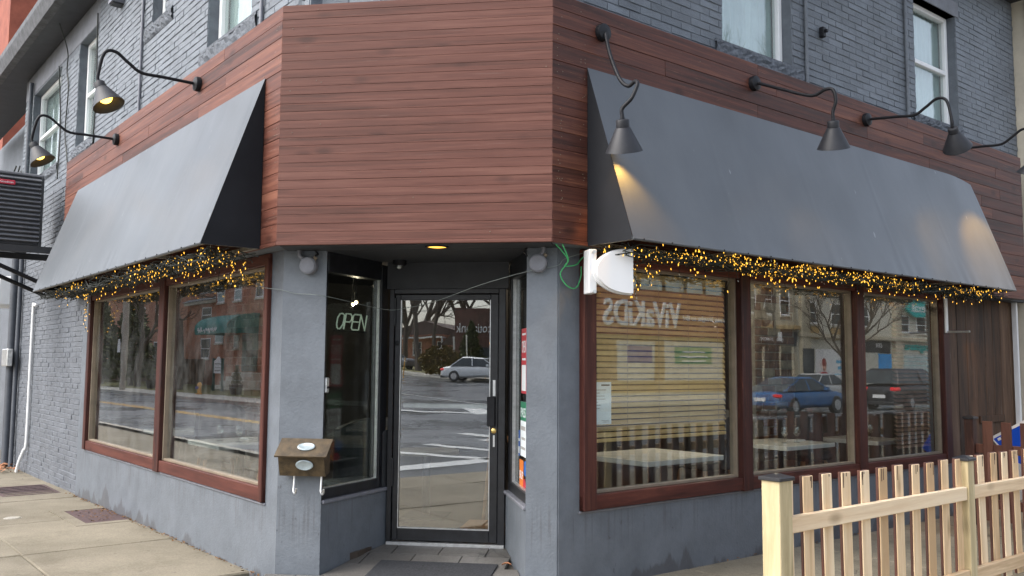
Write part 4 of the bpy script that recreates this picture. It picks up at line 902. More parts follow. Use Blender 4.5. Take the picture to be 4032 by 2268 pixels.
obj('plate', oval(Vector((.19, PY - .098, .824)) + nl * .004, nl, (0, 0, 1), .064, .036), 'oval', mb, True)
obj('plate', oval(Vector((.185, PY - .114, .70)) + Vector((0, -.96, -.28)) * .002, (0, -.96, -.28), (0, 0, 1), .064, .038), 'oval', mb, True)
for x in (.09, .29): obj('hook', MB().tube(cr([(x, PY - .05, .63), (x, PY - .055, .57), (x + .004, PY - .07, .515), (x + .025, PY - .1, .5), (x + .045, PY - .13, .515), (x + .05, PY - .145, .54)]), .0075, 8), 'alu', mb, True)
# round junction boxes under the fascia with conduit
for x0, sx, l in ((.125, 1, 'round grey junction box with conduit on the pillar beside the letterbox'), (1.80, -1, 'round grey junction box with conduit on the pillar beside the white antenna')):
    t = thing('junction_box', l, 'junction box', (x0, PY, 2.0), 'round junction boxes under the fascia'); y = PY if sx > 0 else .27
    obj('box', MB().lathe((x0 + .02, y + .0, 2.115), (0, -1, 0), [(0, 0), (.064, 0), (.064, .05), (.06, .056), (0, .057)], 24), 'grey_paint', t, True); obj('cover_plate', MB().lathe((x0 + .02, y - .0565, 2.115), (.0, -1, .0), [(0, 0), (.055, 0), (.053, .005), (0, .006)], 24), 'grey_paint', t, True)
    obj('conduit', MB().tube(cr([(x0 - .055 * sx, y - .03, 2.228), (x0 - .052 * sx, y - .03, 2.195), (x0 - .025 * sx, y - .028, 2.165), (x0 + .0 * sx, y - .027, 2.145)]), .016, 10), 'grey_paint', t, True); obj('connector', MB().tube([(x0 + .05, y - .03, 2.145), (x0 + .075, y - .035, 2.18)], .014, 8), 'beige_trim', t)
    obj('cable', MB().tube(cr([(x0 + .06 * sx, y - .02, 2.228), (x0 + .085 * sx, y - .025, 2.2), (x0 + .07 * sx, y - .03, 2.19), (x0 + .06 * sx, y - .03, 2.165)]), .007, 8), 'black_metal', t, True)
# camera dome and pot light in the recess ceiling
t = thing('camera_dome', 'small black dome camera under the recess ceiling', 'camera', (.64, .88, 2.13)); obj('housing', MB().lathe((.645, .9, 2.226), (0, 0, -1), [(0, 0), (.055, 0), (.055, .03), (.045, .042), (0, .042)], 24), 'black_metal', t, True); obj('lens_dome', MB().lathe((.645, .9, 2.184), (0, 0, -1), [(.036, 0), (.034, .015), (.024, .028), (.01, .034), (0, .035)], 20), M['glass_up'], t, True); obj('eye', MB().ball((.645, .885, 2.172), .017), 'alu', t, True)
t = thing('pot_light', 'lit round yellow light recessed in the entrance soffit', 'light', (1.12, .13, 2.222)); obj('trim', MB().lathe((1.12, .14, ZB - .004), (0, 0, -1), [(.085, 0), (.085, .006), (.07, .008), (.07, .0)], 28), 'black_metal', t, True); obj('lens', MB().lathe((1.12, .14, ZB - .0045), (0, 0, -1), [(.07, 0), (.05, .004), (0, .005)], 24), plain('pot_lens', (1, .6, .2), .4, emit=(1, .5, .07, 1.)), t, True)
# doorbell on the left splay frame
t = thing('doorbell', 'small silver doorbell unit on the side window frame', 'doorbell', FSL(.02, .01, 1.2)); obj('case', B(FSL, (.012, .05), (-.0195, .012), (1.2, 1.31), .006), 'alu', t); obj('button', MB().lathe(FSL(.03, .012, 1.24), FSL.n, [(0, 0), (.011, 0), (.009, .005), (0, .005)], 14), 'black_metal', t)
# white half-round antenna on the right window frame
an = thing('sector_antenna', 'white half round antenna panel bracketed to the right window frame', 'antenna', FR(.45, .05, 1.9)); zc = 2.045
FAN = Fr(FR(.245, .1, 0), Vector((.93, .36, 0)).normalized(), Vector((.36, -.93, 0)).normalized())
pts = [(.27 - .235 * math.sin(math.pi * i / 22), zc + .15 * math.cos(math.pi * i / 22)) for i in range(23)]
obj('drum', MB().prism(FAN, [(.29, zc + .15)] + pts + [(.29, zc - .15)], .03, .07), 'white_plastic', an, False)
obj('rim', MB().prism(FAN, [(.295, zc + .158)] + [(.27 - .247 * math.sin(math.pi * i / 22), zc + .158 * math.cos(math.pi * i / 22)) for i in range(23)] + [(.295, zc - .158)], .0, .03), 'white_plastic', an)
obj('bracket', B(FAN, (.0, .055), (-.12, -.001), (zc - .15, zc + .15), .004), 'white_plastic', an)
obj('clamp', MB().tube([FAN(.03, .0, zc + .13), FAN(.03, .03, zc + .13)], .012, 8).tube([FAN(.03, .0, zc - .14), FAN(.03, .03, zc - .14)], .012, 8), 'alu', an)
# green ethernet lead looping to it, thin wire strung across the entrance
M['green_wire'] = plain('green_cable', (.05, .38, .13), .5); M['pale_wire'] = plain('pale_wire', (.2, .23, .22), .6)
gw = MB().tube(cr([(1.955, .1, 2.228), (2.0, .16, 2.18), (2.03, .18, 2.12), FR(.2, -.14, 2.04), FR(.26, -.135, 1.96), FR(.33, -.12, 1.95), FR(.37, -.115, 2.03), FR(.36, -.1, 2.1)]), .0045, 6)
gw.tube(cr([(2.0, .1, 2.228), (2.035, .18, 2.13), FR(.24, -.14, 2.1), FR(.32, -.11, 2.11), FR(.37, -.1, 2.16), FR(.46, -.06, 2.228)]), .0045, 6)
tag(obj('network_cable', gw, 'green_wire', None, True), 'looped green cable hanging between the fascia and the white antenna', 'cable')
pts = [FL(.45, -.12, 1.97), FL(.22, -.155, 1.94), (.05, PY - .012, 1.915), (.27, PY - .015, 1.895), (.52, .9, 1.84), (.7, .9, 1.85), (1.0, .62, 1.88), (1.4, .35, 1.98), (1.74, .255, 2.06), (1.95, .256, 2.1), FR(.25, -.15, 2.15), FR(.45, -.1, 2.22)]
tag(obj('strung_wire', MB().tube(cr(pts, 5), .0024, 5), 'pale_wire', None, True), 'thin pale wire strung slack across the entrance', 'wire')
# mat and leaf in the entrance
def mt(u, v): x = .60 + .02 * v + (.87 + .0 * v) * u; y = .08 + .55 * v; return Vector((x, y, zrec(y) + .012))
m = MB().grid(mt, 2, 8); e = MB(); e.grid(mt, 2, 8); e.add([mt(0, 0), mt(1, 0), mt(1, 0) - Vector((0, 0, .01)), mt(0, 0) - Vector((0, 0, .01))], [(0, 1, 2, 3)]); e.add([mt(0, 1), mt(0, 0), mt(0, 0) - Vector((0, 0, .01)), mt(0, 1) - Vector((0, 0, .01))], [(0, 1, 2, 3)]); e.add([mt(1, 1), mt(1, 0), mt(1, 0) - Vector((0, 0, .01)), mt(1, 1) - Vector((0, 0, .01))], [(0, 1, 2, 3)])
tag(obj('door_mat', e, 'mat', fix=False), 'dark grey rubber doormat on the entrance tiles', 'mat')
M['leaf'] = plain('dry_leaf', (.3, .13, .06), .8, sc=40)
lf = MB().grid(lambda u, v: Vector((1.555 + .07 * (u - .5), .62 + .045 * (v - .5) * math.sin(math.pi * (u * .9 + .05)), zrec(.62) + .008 + .02 * abs(v - .5) + .012 * math.sin(3 * u))), 8, 4)
tag(obj('dry_leaf', lf, 'leaf', None, True), 'curled dry leaf on the entrance tiles', 'leaf')
# white strip and hook on the right end of the window frame
t = thing('rail_bracket', 'white perforated strip with a thin metal arm at the end of the right window', 'bracket', FR(5.75, -.1, 1.78)); obj('strip', B(FR, (5.72, 5.775), (-.1195, -.1), (1.79, 2.19), .004), 'white', t); obj('arm', MB().tube([FR(5.75, -.1, 1.8), FR(5.78, .12, 1.8)], .011, 8), 'alu', t)
# ------------------------------------------------------------------ left end: cooling unit, pipes, cables
M['ac_dark'] = plain('louvre_dark', (.035, .037, .04), .5, sc=12); M['badge'] = plain('red_badge', (.5, .03, .06), .4, var=.05); M['ac_grey'] = plain('unit_grey', (.16, .165, .18), .5, sc=8)
FA = Fr(FL(7.3, 0, 0), FL.n, FL.t)                        # a: out from the wall, d: away along the wing
ac = thing('cooling_unit', 'dark louvred cooling unit with a red badge on a wall bracket', 'air conditioner', FL(7.7, .5, 2.9))
obj('cabinet', B(FA, (.1, 1.0), (.02, .92), (2.95, 3.88), .012), 'ac_dark', ac); obj('top_cover', B(FA, (.09, 1.01), (.01, .93), (3.882, 3.92), .01), 'ac_grey', ac)
for c in ((.09, .125), (.975, 1.01)): obj('corner_post', B(FA, c, (-.005, .04), (2.95, 3.88), .006), 'ac_dark', ac)
for i in range(15):
    z = 3.0 + i * .0585; obj('louvre', MB().prism(Fr(FA(0, 0, 0), FA.n, FA.t), [(.02, z), (-.022, z + .008), (-.022, z + .016), (.02, z + .04)], .125, .975), 'ac_dark' if i % 1 else 'ac_grey', ac)
obj('badge', B(FA, (.44, .63), (-.036, -.022), (3.735, 3.795), .008), 'badge', ac); obj('lettering', text('Goodman', Fr(FA(0, 0, 0), FA.t, -FA.n), .615, .0365, 3.752, .028, .002, .15, -1), 'white', ac)
obj('base_frame', MB().box(FA, (-.19, 1.05), (-.06, .0), (2.86, 2.945)).box(FA, (-.19, 1.05), (.88, .94), (2.86, 2.945)).box(FA, (.99, 1.05), (.0, .88), (2.86, 2.945)), 'ac_dark', ac)
obj('strut', MB().tube([FA(1.0, -.03, 2.85), FA(-.18, -.03, 2.35)], .03, 6).tube([FA(1.0, .9, 2.85), FA(-.18, .9, 2.35)], .03, 6), 'black_metal', ac)
def pipe(name, pts, r, mat, label, cat='pipe', grp=None): return tag(obj(name, MB().tube(pts, r, 12), mat, None, True), label, cat, grp)
M['pipe_dark'] = plain('painted_pipe', (.06, .068, .082), .5, sc=8)
pipe('drain_pipe', [FL(10.25, -.12, 4.3), FL(10.25, -.12, .15), FL(10.15, -.1, -.2)], .06, 'pipe_dark', 'thick dark grey pipe running down the far left wall'); pipe('conduit', [FL(9.95, -.15, 5.9), FL(9.95, -.15, .1), FL(9.85, -.13, -.2)], .035, 'pipe_dark', 'slim dark grey conduit beside the thick pipe')
t = thing('meter_box', 'small metal box clamped on the dark pipes', 'box', FL(10.05, -.05, 1.35)); obj('box', B(FL, (9.85, 10.3), (-.08, .0), (1.35, 1.62), .01), 'alu', t)
pipe('white_pipe', cr([FL(8.75, -.17, 2.25), FL(8.93, -.165, 2.26), FL(8.95, -.165, 2.2), FL(8.95, -.165, 1.2), FL(8.95, -.165, .25), FL(8.98, -.14, .12), FL(9.05, -.1, -.05), FL(9.1, -.08, -.2)]), .022, 'white', 'thin white pipe down the grey brick wall')
for s, z1, l in ((4.08, 6.07, 'thin grey conduit up the brick wall near the small upper window'), (.82, 6.07, 'thin grey conduit up the brick wall beside the corner')): pipe('conduit', [FL(s, BO + .022, 3.965), FL(s, BO + .022, z1)], .016, 'grey_paint', l, 'conduit')
for s, l in ((3.325, 'thin grey conduit beside the first white upper window of the right wall'), (5.21, 'thin grey conduit between the two right upper windows')): pipe('conduit', [FR(s, BO + .022, 3.965), FR(s, BO + .022, 6.07)], .018, 'brick_up', l, 'conduit')
tag(obj('wall_bracket', MB().box(FR, (3.57, 3.62), (BO + .002, BO + .05), (4.56, 4.66), .006).box(FR, (3.58, 3.61), (BO + .05, BO + .08), (4.6, 4.63), .004), 'black_metal'), 'tiny dark bracket on the right brick wall', 'bracket')
t = thing('vent_hood', 'small grey dryer vent hood on the left brick wall', 'vent', FL(5.0, BO, 5.6)); obj('hood', MB().prism(Fr(FL(0, 0, 0), FL.n, FL.t), [(BO + .003, 5.62), (BO + .003, 5.82), (BO + .14, 5.66), (BO + .14, 5.62)], 4.92, 5.08), 'grey_paint', t); obj('flap', B(FL, (4.935, 5.065), (BO + .003, BO + .12), (5.605, 5.618)), 'ac_dark', t)
cb = lambda pts, l: tag(obj('cable', MB().tube(cr(pts), .009, 6), 'wire', None, True), l, 'cable', 'cables on the left wall')
cb([FL(7.35, .0, 6.07), FL(7.5, -.15, 5.75), FL(7.62, -.18, 5.5), FL(7.48, -.18, 5.2), FL(7.55, -.18, 4.6), FL(7.35, -.18, 4.2), FL(7.2, -.18, 3.6), FL(7.25, -.18, 3.1)], 'dark cable wandering down the wall between the left upper windows')
cb([FL(8.05, -.16, 5.68), FL(7.95, -.18, 5.1), FL(7.85, -.18, 4.6), FL(7.9, -.18, 4.0)], 'dark cable hanging beside the far upper window'); cb([FL(6.05, -.18, 5.85), FL(6.02, -.185, 5.3), FL(5.97, -.185, 4.8), FL(6.03, -.185, 4.0)], 'dark cable beside the second left upper window')
# pavement details by the left wing
t = thing('cellar_hatch', 'rusty flush iron plate in the pavement below the left window', 'hatch', FL(4.2, .1, -.2)); z = zwalk(FL(4.2, .1, 0)); obj('plate', B(FL, (3.72, 4.62), (-.165, .24), (z - .02, z + .006), .003), 'rust', t); obj('surround', MB().box(FL, (3.6, 3.715), (-.165, .36), (z - .02, z + .008)).box(FL, (4.625, 4.8), (-.165, .36), (z - .02, z + .008)).box(FL, (3.715, 4.625), (.245, .36), (z - .02, z + .008)), 'slab', t)
t = thing('floor_grate', 'dark iron grate in the pavement near the far pipes', 'grate', FL(6.9, .3, -.2)); z = zwalk(FL(6.9, .2, 0)); obj('frame', MB().box(FL, (6.35, 7.3), (-.1, -.06), (z - .02, z + .006)).box(FL, (6.35, 7.3), (.5, .54), (z - .02, z + .006)), 'rust', t); obj('pit', B(FL, (6.36, 7.29), (-.06, .5), (z - .02, z + .002)), 'int_dark', t)
for i in range(7): obj('bar', B(FL, (6.36 + i * .145, 6.43 + i * .145), (-.06, .5), (z + .0025, z + .009)), 'rust', t)
z = zwalk(FL(4.6, .8, 0)); tag(obj('shutoff_cap', MB().lathe(FL(4.55, .74, z - .002), (0, 0, 1), [(0, .008), (.07, .008), (.075, .003), (.085, .003), (.085, 0)], 22), 'kerb', None, True), 'small round valve cap set in the left pavement', 'valve cap')
lm = MB(); R = random.Random(9)
def leaf_at(m, p, s):
    a = R.uniform(0, 6.28); x = Vector((math.cos(a), math.sin(a), R.uniform(-.3, .5))) * s; y = Vector((-math.sin(a), math.cos(a), R.uniform(-.3, .5))) * s * .6
    m.add([p - x, p + y + Vector((0, 0, .3 * s)), p + x, p - y], [(0, 1, 2), (0, 2, 3)])
for i in range(160): p = FL(R.uniform(9.2, 10.4), R.uniform(-.15, .35), 0); p.z = zwalk(p) + R.uniform(.01, .07); leaf_at(lm, p, R.uniform(.025, .05))
lo_ = obj('leaf_litter', lm, 'leaf', fix=False); tag(lo_, 'heap of dry leaves against the far left wall', 'leaves', kind='stuff')
lm = MB()
for i in range(420):
    if R.random() < .6: s = R.uniform(.2, 6.2); p = FL(s, WO + abs(R.gauss(0, .03)) + .004, 0)
    elif R.random() < .5: p = FL(R.uniform(3.75, 4.6), R.uniform(-.15, .2), 0)
    else: s = R.uniform(.2, 6); p = FR(s, WO + abs(R.gauss(0, .02)) + .004, 0)
    p.z = zwalk(p) + .012; leaf_at(lm, p, R.uniform(.006, .018))
tag(obj('grit', lm, 'dirt', fix=False), 'grit and leaf crumbs along the foot of the walls', 'litter', kind='stuff')
# ------------------------------------------------------------------ patio fence
FO = 1.54; zg_ = -.155
class FT:
    def __init__(s, o, t, n, u): s.o, s.t, s.n, s.u = o, t, n, u
    def __call__(s, a, d, z): return s.o + s.t * a + s.n * d + s.u * z
M['cap'] = plain('black_post_cap', (.02, .021, .025), .35)
def post(F, a, d, z1, mat, par, w=.09):
    p = obj('post', B(F, (a - w / 2, a + w / 2), (d - w / 2, d + w / 2), (zg_, z1), .004), mat, par)
    c = MB(); h = w / 2 + .012
    c.box(F, (a - h, a + h), (d - h, d + h), (z1 - .002, z1 + .018), .003); c.add([F(a - h * .95, d - h * .95, z1 + .018), F(a + h * .95, d - h * .95, z1 + .018), F(a + h * .95, d + h * .95, z1 + .018), F(a - h * .95, d + h * .95, z1 + .018), F(a - .012, d - .012, z1 + .034), F(a + .012, d - .012, z1 + .034), F(a + .012, d + .012, z1 + .034), F(a - .012, d + .012, z1 + .034)], [(0, 1, 5, 4), (1, 2, 6, 5), (2, 3, 7, 6), (3, 0, 4, 7), (4, 5, 6, 7)])
    obj('post_cap', c, 'cap', p)
def picket(F, a, d, z0, z1, par, mf, ms, w=.098, t=.02):
    """front board raw, its sides and back stained: a raw face board on a stained core"""
    lean = U(-.004, .004); zt = z1 + U(-.008, .006)
    G = FT(F(a, d, 0), F.t, F.n, (Vector((0, 0, 1)) + F.t * lean * 3 + F.n * U(-.006, .006)).normalized())
    p = obj('picket', B(G, (-w / 2, w / 2), (-t, -.0015), (z0, zt), .003), ms, par)
    obj('face_board', B(G, (-w / 2 + .001, w / 2 - .001), (-.001, .006), (z0, zt - .003), .0025), mf, p)
    dm = MB()
    for i in range(random.randint(0, 4)): x = U(-w * .42, w * .42); L = U(.02, .11); dm.box(G, (x - .003, x + .003), (.0062, .0072), (zt - L, zt - .006))
    if dm.v: obj('stain_drip', dm, 'stain_drip', p)
M['stain_drip'] = plain('stain_drip_paint', (.05, .018, .012), .5)
fe = thing('picket_fence', 'raw cedar picket fence with black capped posts in front of the right window', 'fence', FR(2.0, FO, zg_))
post(FR, .26, FO, .80, 'post_green', fe, .115); post(FR, 2.44, FO, .775, 'post_green', fe); post(FR, 4.7, FO, .775, 'post_green', fe); post(FR, 6.95, FO, .775, 'post_green', fe); post(FR, 9.15, FO, .775, 'post_green', fe)
for (a0, a1) in ((.335, 2.39), (2.49, 4.65), (4.75, 6.9), (7., 9.1)):
    for z0, z1 in ((.51, .60), (-.045, .045)): obj('rail', B(FR, (a0, a1), (FO + .0, FO + .036), (z0, z1), .004), 'cedar_rail', fe)
    n = round((a1 - a0) / .197); st = (a1 - a0 - .06) / n
    for i in range(n + 1): picket(FR, a0 + .03 + i * st, FO - .008, -.10, .80 - .006 * i / n, fe, 'cedar_raw', 'stain_dark', .097)
# dark stained return fence towards the wall
fd = thing('stained_fence', 'dark brown stained picket fence beside the weathered plank alcove', 'fence', FR(5.2, .8, zg_))
FS = Fr(FR(5.5, .215, 0), FR.n, -FR.t)
post(FS, 0, 0, .9, 'stain_dark', fd)
for z0, z1 in ((.56, .65), (.02, .11)): obj('rail', B(FS, (.045, 1.3), (-.03, .005), (z0, z1), .004), 'stain_dark', fd)
for i in range(7): obj('picket', B(FS, (.125 + i * .178, .222 + i * .178), (.006, .026), (-.1, .885 + U(-.008, .008)), .003), 'stain_dark', fd)
# blue sign board leaning behind it
M['sign_blue'] = plain('sign_blue', (.008, .075, .55), .35, var=.05)
class FT:
    def __init__(s, o, t, n, u): s.o, s.t, s.n, s.u = o, t, n, u
    def __call__(s, a, d, z): return s.o + s.t * a + s.n * d + s.u * z
th = math.radians(30); o = FR(6.8, -.154, .63); GT = FT(o, FR.n * math.cos(th) + Vector((0, 0, math.sin(th))), -FR.t, Vector((0, 0, math.cos(th))) - FR.n * math.sin(th))
sg = thing('sign_board', 'tilted blue board with a white edge behind the stained fence', 'sign', o)
obj('board', MB().prism(FT(o, GT.t, GT.n, GT.u), [(0, 0), (.5, 0), (.5, -.5), (.22, -.5), (.06, -.3)], -.012, 0), 'sign_blue', sg)
obj('border', MB().prism(GT, [(0, 0), (.5, 0), (.5, -.03), (.022, -.03), (.075, -.3), (.06, -.3)], .001, .003), 'white', sg)
obj('print', MB().box(GT, (.06, .1), (.001, .003), (-.075, -.045)).box(GT, (.11, .15), (.001, .003), (-.075, -.04)).box(GT, (.17, .2), (.001, .003), (-.08, -.045)), 'white', sg)
# ------------------------------------------------------------------ neighbours
M['cream'] = plain('cream_stucco', (.55, .5, .4), .8, sc=4, var=.1, bump=.2); M['red_brick'] = (lambda b: (b.col(b.ramp(b.noise(b.pos(), 2.5, 5), [(.3, (.2, .05, .03)), (.7, (.33, .095, .055))])), b.rough(.85), b.m)[-1])(NB('red_brick_far'))
nb_ = thing('cream_building', 'cream rendered building adjoining the right end of the wood fascia', 'building', FR(12, 0, -.2)); obj('wall', B(FR, (8.02, 20), (-8, -.05), (-.3, 8.5)), 'cream', nb_)
obj('wall', B(FR, (7.99, 8.3), (-.05, -.0), (2.3, 8.5), .01), 'cream', nb_); obj('window', B(FR, (10, 11.5), (-.049, -.03), (3.4, 5.2)), 'int_dark', nb_)
nb2 = thing('red_brick_house', 'tall red brick building with white trim rising beyond the left eaves', 'building', FL(30, -1.8, -.3)); FB2 = FL
obj('wall', B(FL, (22, 40), (-12, -1.6), (-.3, 14.5)), 'red_brick', nb2)
mm = MB(); z = 7.
k = 0
while z < 14.4:                                            # courses told apart near the eaves line
    x = 22 + (.15 if k % 2 else 0)
    z += .12; k += 1
obj('white_bay', MB().box(FL, (17.2, 18.4), (-3.2, -1.6), (8.0, 9.2), .15), 'white', nb2); obj('fire_stair', MB().box(FL, (27, 30), (-1.6, -.9), (11.1, 11.18)).box(FL, (27, 30), (-1.6, -.9), (9.1, 9.18)).tube([FL(27, -.9, 9.1), FL(27, -.9, 12.2)], .04, 6).tube([FL(30, -.9, 9.1), FL(30, -.9, 12.2)], .04, 6), 'black_metal', nb2)
nb3 = thing('grey_annex', 'grey painted rear annex beyond the thick pipes', 'building', FL(13, -2, -.2)); obj('wall', B(FL, (10.62, 19), (-6, -.7), (-.3, 6.07)), 'brick_low', nb3); obj('wall', B(FL, (10.61, 10.9), (-.899, -.3), (-.3, 4.6)), 'brick_up', nb3)
obj('eaves', B(FL, (10.61, 12.2), (-.69, -.3), (4.605, 4.72)), 'soffit', nb3); obj('duct', MB().tube([FL(11.3, -.4, 1.9), FL(11.3, -.4, 3.8)], .16, 14), 'alu', nb3); obj('vent_box', B(FL, (11.0, 11.9), (-.88, .0), (2.35, 2.85), .03), 'white', nb3)
lw_ = MB()
for i in range(14): lw_.tube(cr([FL(10.7 + U(0, 1.4), -.25 + U(-.1, .1), 4.7), FL(10.8 + U(0, 1.3), -.15 + U(-.1, .1), 4.3), FL(10.7 + U(0, 1.3), -.2 + U(-.1, .1), 3.9), FL(10.7 + U(0, 1.4), -.25, 3.6)]), .012, 5)
tag(obj('cable_tangle', lw_, 'wire'), 'tangle of service cables under the annex eaves', 'cables')
# ------------------------------------------------------------------ the rest of the crossing (seen in the glass)
def sheetq(name, quads, mat):
    m = MB()
    for q in quads: m.add([DD(a, b, gz(a, b) + z) for a, b, z in q], [tuple(range(len(q)))])
    return struct(name, m, mat)
def strip(l0, l1, r0, r1, z, n=1):
    out = []; br = sorted({l0, l1, *[x for x in (14., 40., 80.) if l0 < x < l1]})
    for i in range(len(br) - 1): out.append([(br[i], r0, z), (br[i + 1], r0, z), (br[i + 1], r1, z), (br[i], r1, z)])
    return out
M['kerb'] = m_concrete('far_pavement', (.36, .35, .31), (.45, .44, .4))
sheetq('pavement', strip(12, 14, -120, 4.8, .14) + strip(14, 90, 2.6, 4.8, .14), 'kerb'); sheetq('lawn', strip(14, 90, -120, 2.6, .135), 'grass')
sheetq('pavement', strip(-80, 3.6, 23, 27.2, .14), 'kerb')
M['kerb'] = m_concrete('far_pavement', (.36, .35, .31), (.45, .44, .4))
sheetq('pavement', strip(12, 14, 24.5, 120, .14) + strip(14, 140, 24.5, 27, .14), 'kerb'); sheetq('lawn', strip(14, 140, 27, 140, .135), 'grass')
m = MB()
for (a, b), (c, d) in (((12, -120), (12, 4.8)), ((12, 4.8), (90, 4.8)), ((-80, 23), (3.6, 23)), ((3.6, 23), (3.6, 27)), ((12, 24.5), (12, 120)), ((12, 24.5), (140, 24.5))): m.add([DD(a, b, gz(a, b) - .02), DD(c, d, gz(c, d) - .02), DD(c, d, gz(c, d) + .14), DD(a, b, gz(a, b) + .14)], [(0, 1, 2, 3)])
struct('kerb', m, 'kerb')
m = MB()
def rline(l0, r0, l1, r1, w, mb=m):
    p, q = DD(l0, r0), DD(l1, r1); t = (q - p).normalized(); n = Vector((-t.y, t.x, 0)) * w / 2
    mb.add([Vector((v.x, v.y, gz(l, 0) + .006)) for v, l in ((p - n, l0), (q - n, l1), (q + n, l1), (p + n, l0))], [(0, 1, 2, 3)])
rline(5.6, 1.4, 6.3, 5.6, .55); rline(8.3, 3.2, 5.2, 4.4, .3); rline(9.5, 4.6, 5.2, 5.6, .3); rline(11.9, 7.0, 4., 7.4, .4); rline(12., 9.8, 4., 10., .4)
rline(20.5, 8.6, 18, 11.2, .8); rline(20, 12.4, 17.5, 11.4, .7); rline(9.8, 6.2, 9.8, 21.5, .35); rline(3.9, 9., 3.9, 22, .35); rline(13.5, 13.9, 80, 13.9, .12); rline(2, 13.9, -70, 13.9, .12)
struct('road_marking', m, 'paint_w')
m = MB(); rline(7.7, .5, 7.7, -110, .12, m); rline(7.95, .5, 7.95, -110, .12, m); struct('road_centre_line', m, 'paint_y')
FRX = Fr(FR(0, 27, 0), FR.t, -FR.n); FLX = Fr(FL(0, 18, 0), FL.t, -FL.n)
M['cream2'] = plain('cream_stone', (.5, .45, .34), .8, sc=2, var=.12); M['cream3'] = plain('pale_render', (.58, .56, .48), .8, sc=2, var=.08); M['brown_brick'] = plain('orange_brown_brick', (.36, .155, .085), .8, sc=5, var=.2); M['win_dark'] = plain('far_window_glass', (.05, .06, .065), .1, sc=2, var=.3); M['win_pale'] = plain('pale_window', (.4, .5, .5), .25, sc=1, var=.15); M['teal'] = plain('teal_sign', (.02, .42, .4), .4, var=.05); M['dark_fascia'] = plain('dark_fascia', (.03, .03, .033), .5)
M['tan_brick'] = plain('tan_band', (.42, .29, .13), .8, sc=3, var=.15)
def win(F, a0, a1, z0, z1, par, fm='white', gm='win_dark', d=.0, bars=1):
    w = obj('window', MB().box(F, (a0, a1), (d - .05, d + .05), (z0, z0 + .09)).box(F, (a0, a1), (d - .05, d + .05), (z1 - .07, z1)).box(F, (a0, a0 + .07), (d - .05, d + .05), (z0 + .09, z1 - .07)).box(F, (a1 - .07, a1), (d - .05, d + .05), (z0 + .09, z1 - .07)).box(F, (a0 + .07, a1 - .07), (d - .04, d + .04), ((z0 + z1) / 2 - .03, (z0 + z1) / 2 + .03)), fm, par)
    obj('pane', B(F, (a0 + .07, a1 - .07), (d - .03, d + .02), (z0 + .09, z1 - .07)), gm, w); obj('sill', B(F, (a0 - .08, a1 + .08), (d - .05, d + .1), (z0 - .1, z0 - .003)), 'cream3', w)
# children's shop
k = thing('childrens_shop', 'orange brick shop across the street with white cut out lettering', 'shop', FRX(30, -4, -.15))
obj('wall', B(FRX, (10, 38.4), (-9, 0), (-.2, 9.2)), 'cream3', k); obj('brick_band', B(FRX, (12, 38.3), (.001, .16), (3.05, 5.45)), 'brown_brick', k)
obj('lettering', text('ViVaKiDS', FRX, 33.15, .162, 3.5, 1.35, .1, 5.8, -1, bold=.012), 'white', k); obj('lettering', text('Learning brought to life!', FRX, 37.4, .162, 3.85, .38, .04, 4.0, -1), 'white', k)
for a in (26., 30., 31.95, 33.7, 35.2, 37.0, 23, 20): obj('post', B(FRX, (a - .12, a + .12), (.0, .1), (5.46, 7.6)), 'dark_fascia', k)
obj('upper_glazing', B(FRX, (12, 38), (.001, .05), (5.47, 7.55)), 'win_pale', k)
obj('shop_front', B(FRX, (12, 38), (.001, .04), (.1, 3.03)), 'tan_brick', k)
for a0, a1, z0, z1, mt in ((28.4, 31.2, .7, 2.75, 'cream3'), (32.0, 36.8, .7, 2.8, 'cream3'), (23.5, 27, .6, 2.7, 'win_dark'), (18, 22, .6, 2.7, 'white')): obj('display_panel', B(FRX, (a0, a1), (.045, .08), (z0, z1), .01), mt, k)
obj('poster', B(FRX, (29.1, 31.0), (.082, .09), (1.65, 2.5)), plain('violet_print', (.16, .14, .3), .5), k); obj('poster', B(FRX, (32.8, 35.8), (.082, .09), (1.6, 2.5)), plain('green_poster', (.1, .3, .16), .5), k); obj('print', MB().box(FRX, (33.4, 35.2), (.091, .095), (2.2, 2.28)).box(FRX, (33.2, 35.4), (.091, .095), (1.95, 2.03)).box(FRX, (33.4, 35.2), (.091, .095), (1.72, 1.8)), 'white', k)
# architect's office
k = thing('office_building', 'cream building across the street with a black sign band over dark glass', 'building', FRX(41.5, -4, -.15)); obj('wall', B(FRX, (38.42, 44.2), (-9, 0), (-.2, 11)), 'cream2', k)
obj('sign_band', B(FRX, (38.6, 43.9), (.001, .2), (2.75, 3.6)), 'dark_fascia', k); obj('lettering', text('+ J URBACH ARCHITECT INC', FRX, 42.6, .202, 2.95, .26, .02, 3.6, -1), 'white', k); obj('cornice', B(FRX, (38.42, 44.2), (.001, .35), (3.75, 4.0), .03), 'tan_brick', k)
obj('shop_front', B(FRX, (38.8, 43.6), (.001, .08), (.0, 2.7)), 'win_dark', k)
for a in (39, 40.8, 42.4): win(FRX, a, a + .95, 4.6, 6.4, k)
for a in (38.9, 40.5, 42.1, 43.5): obj('mullion', B(FRX, (a, a + .15), (.081, .14), (0, 2.7)), 'cream2', k)
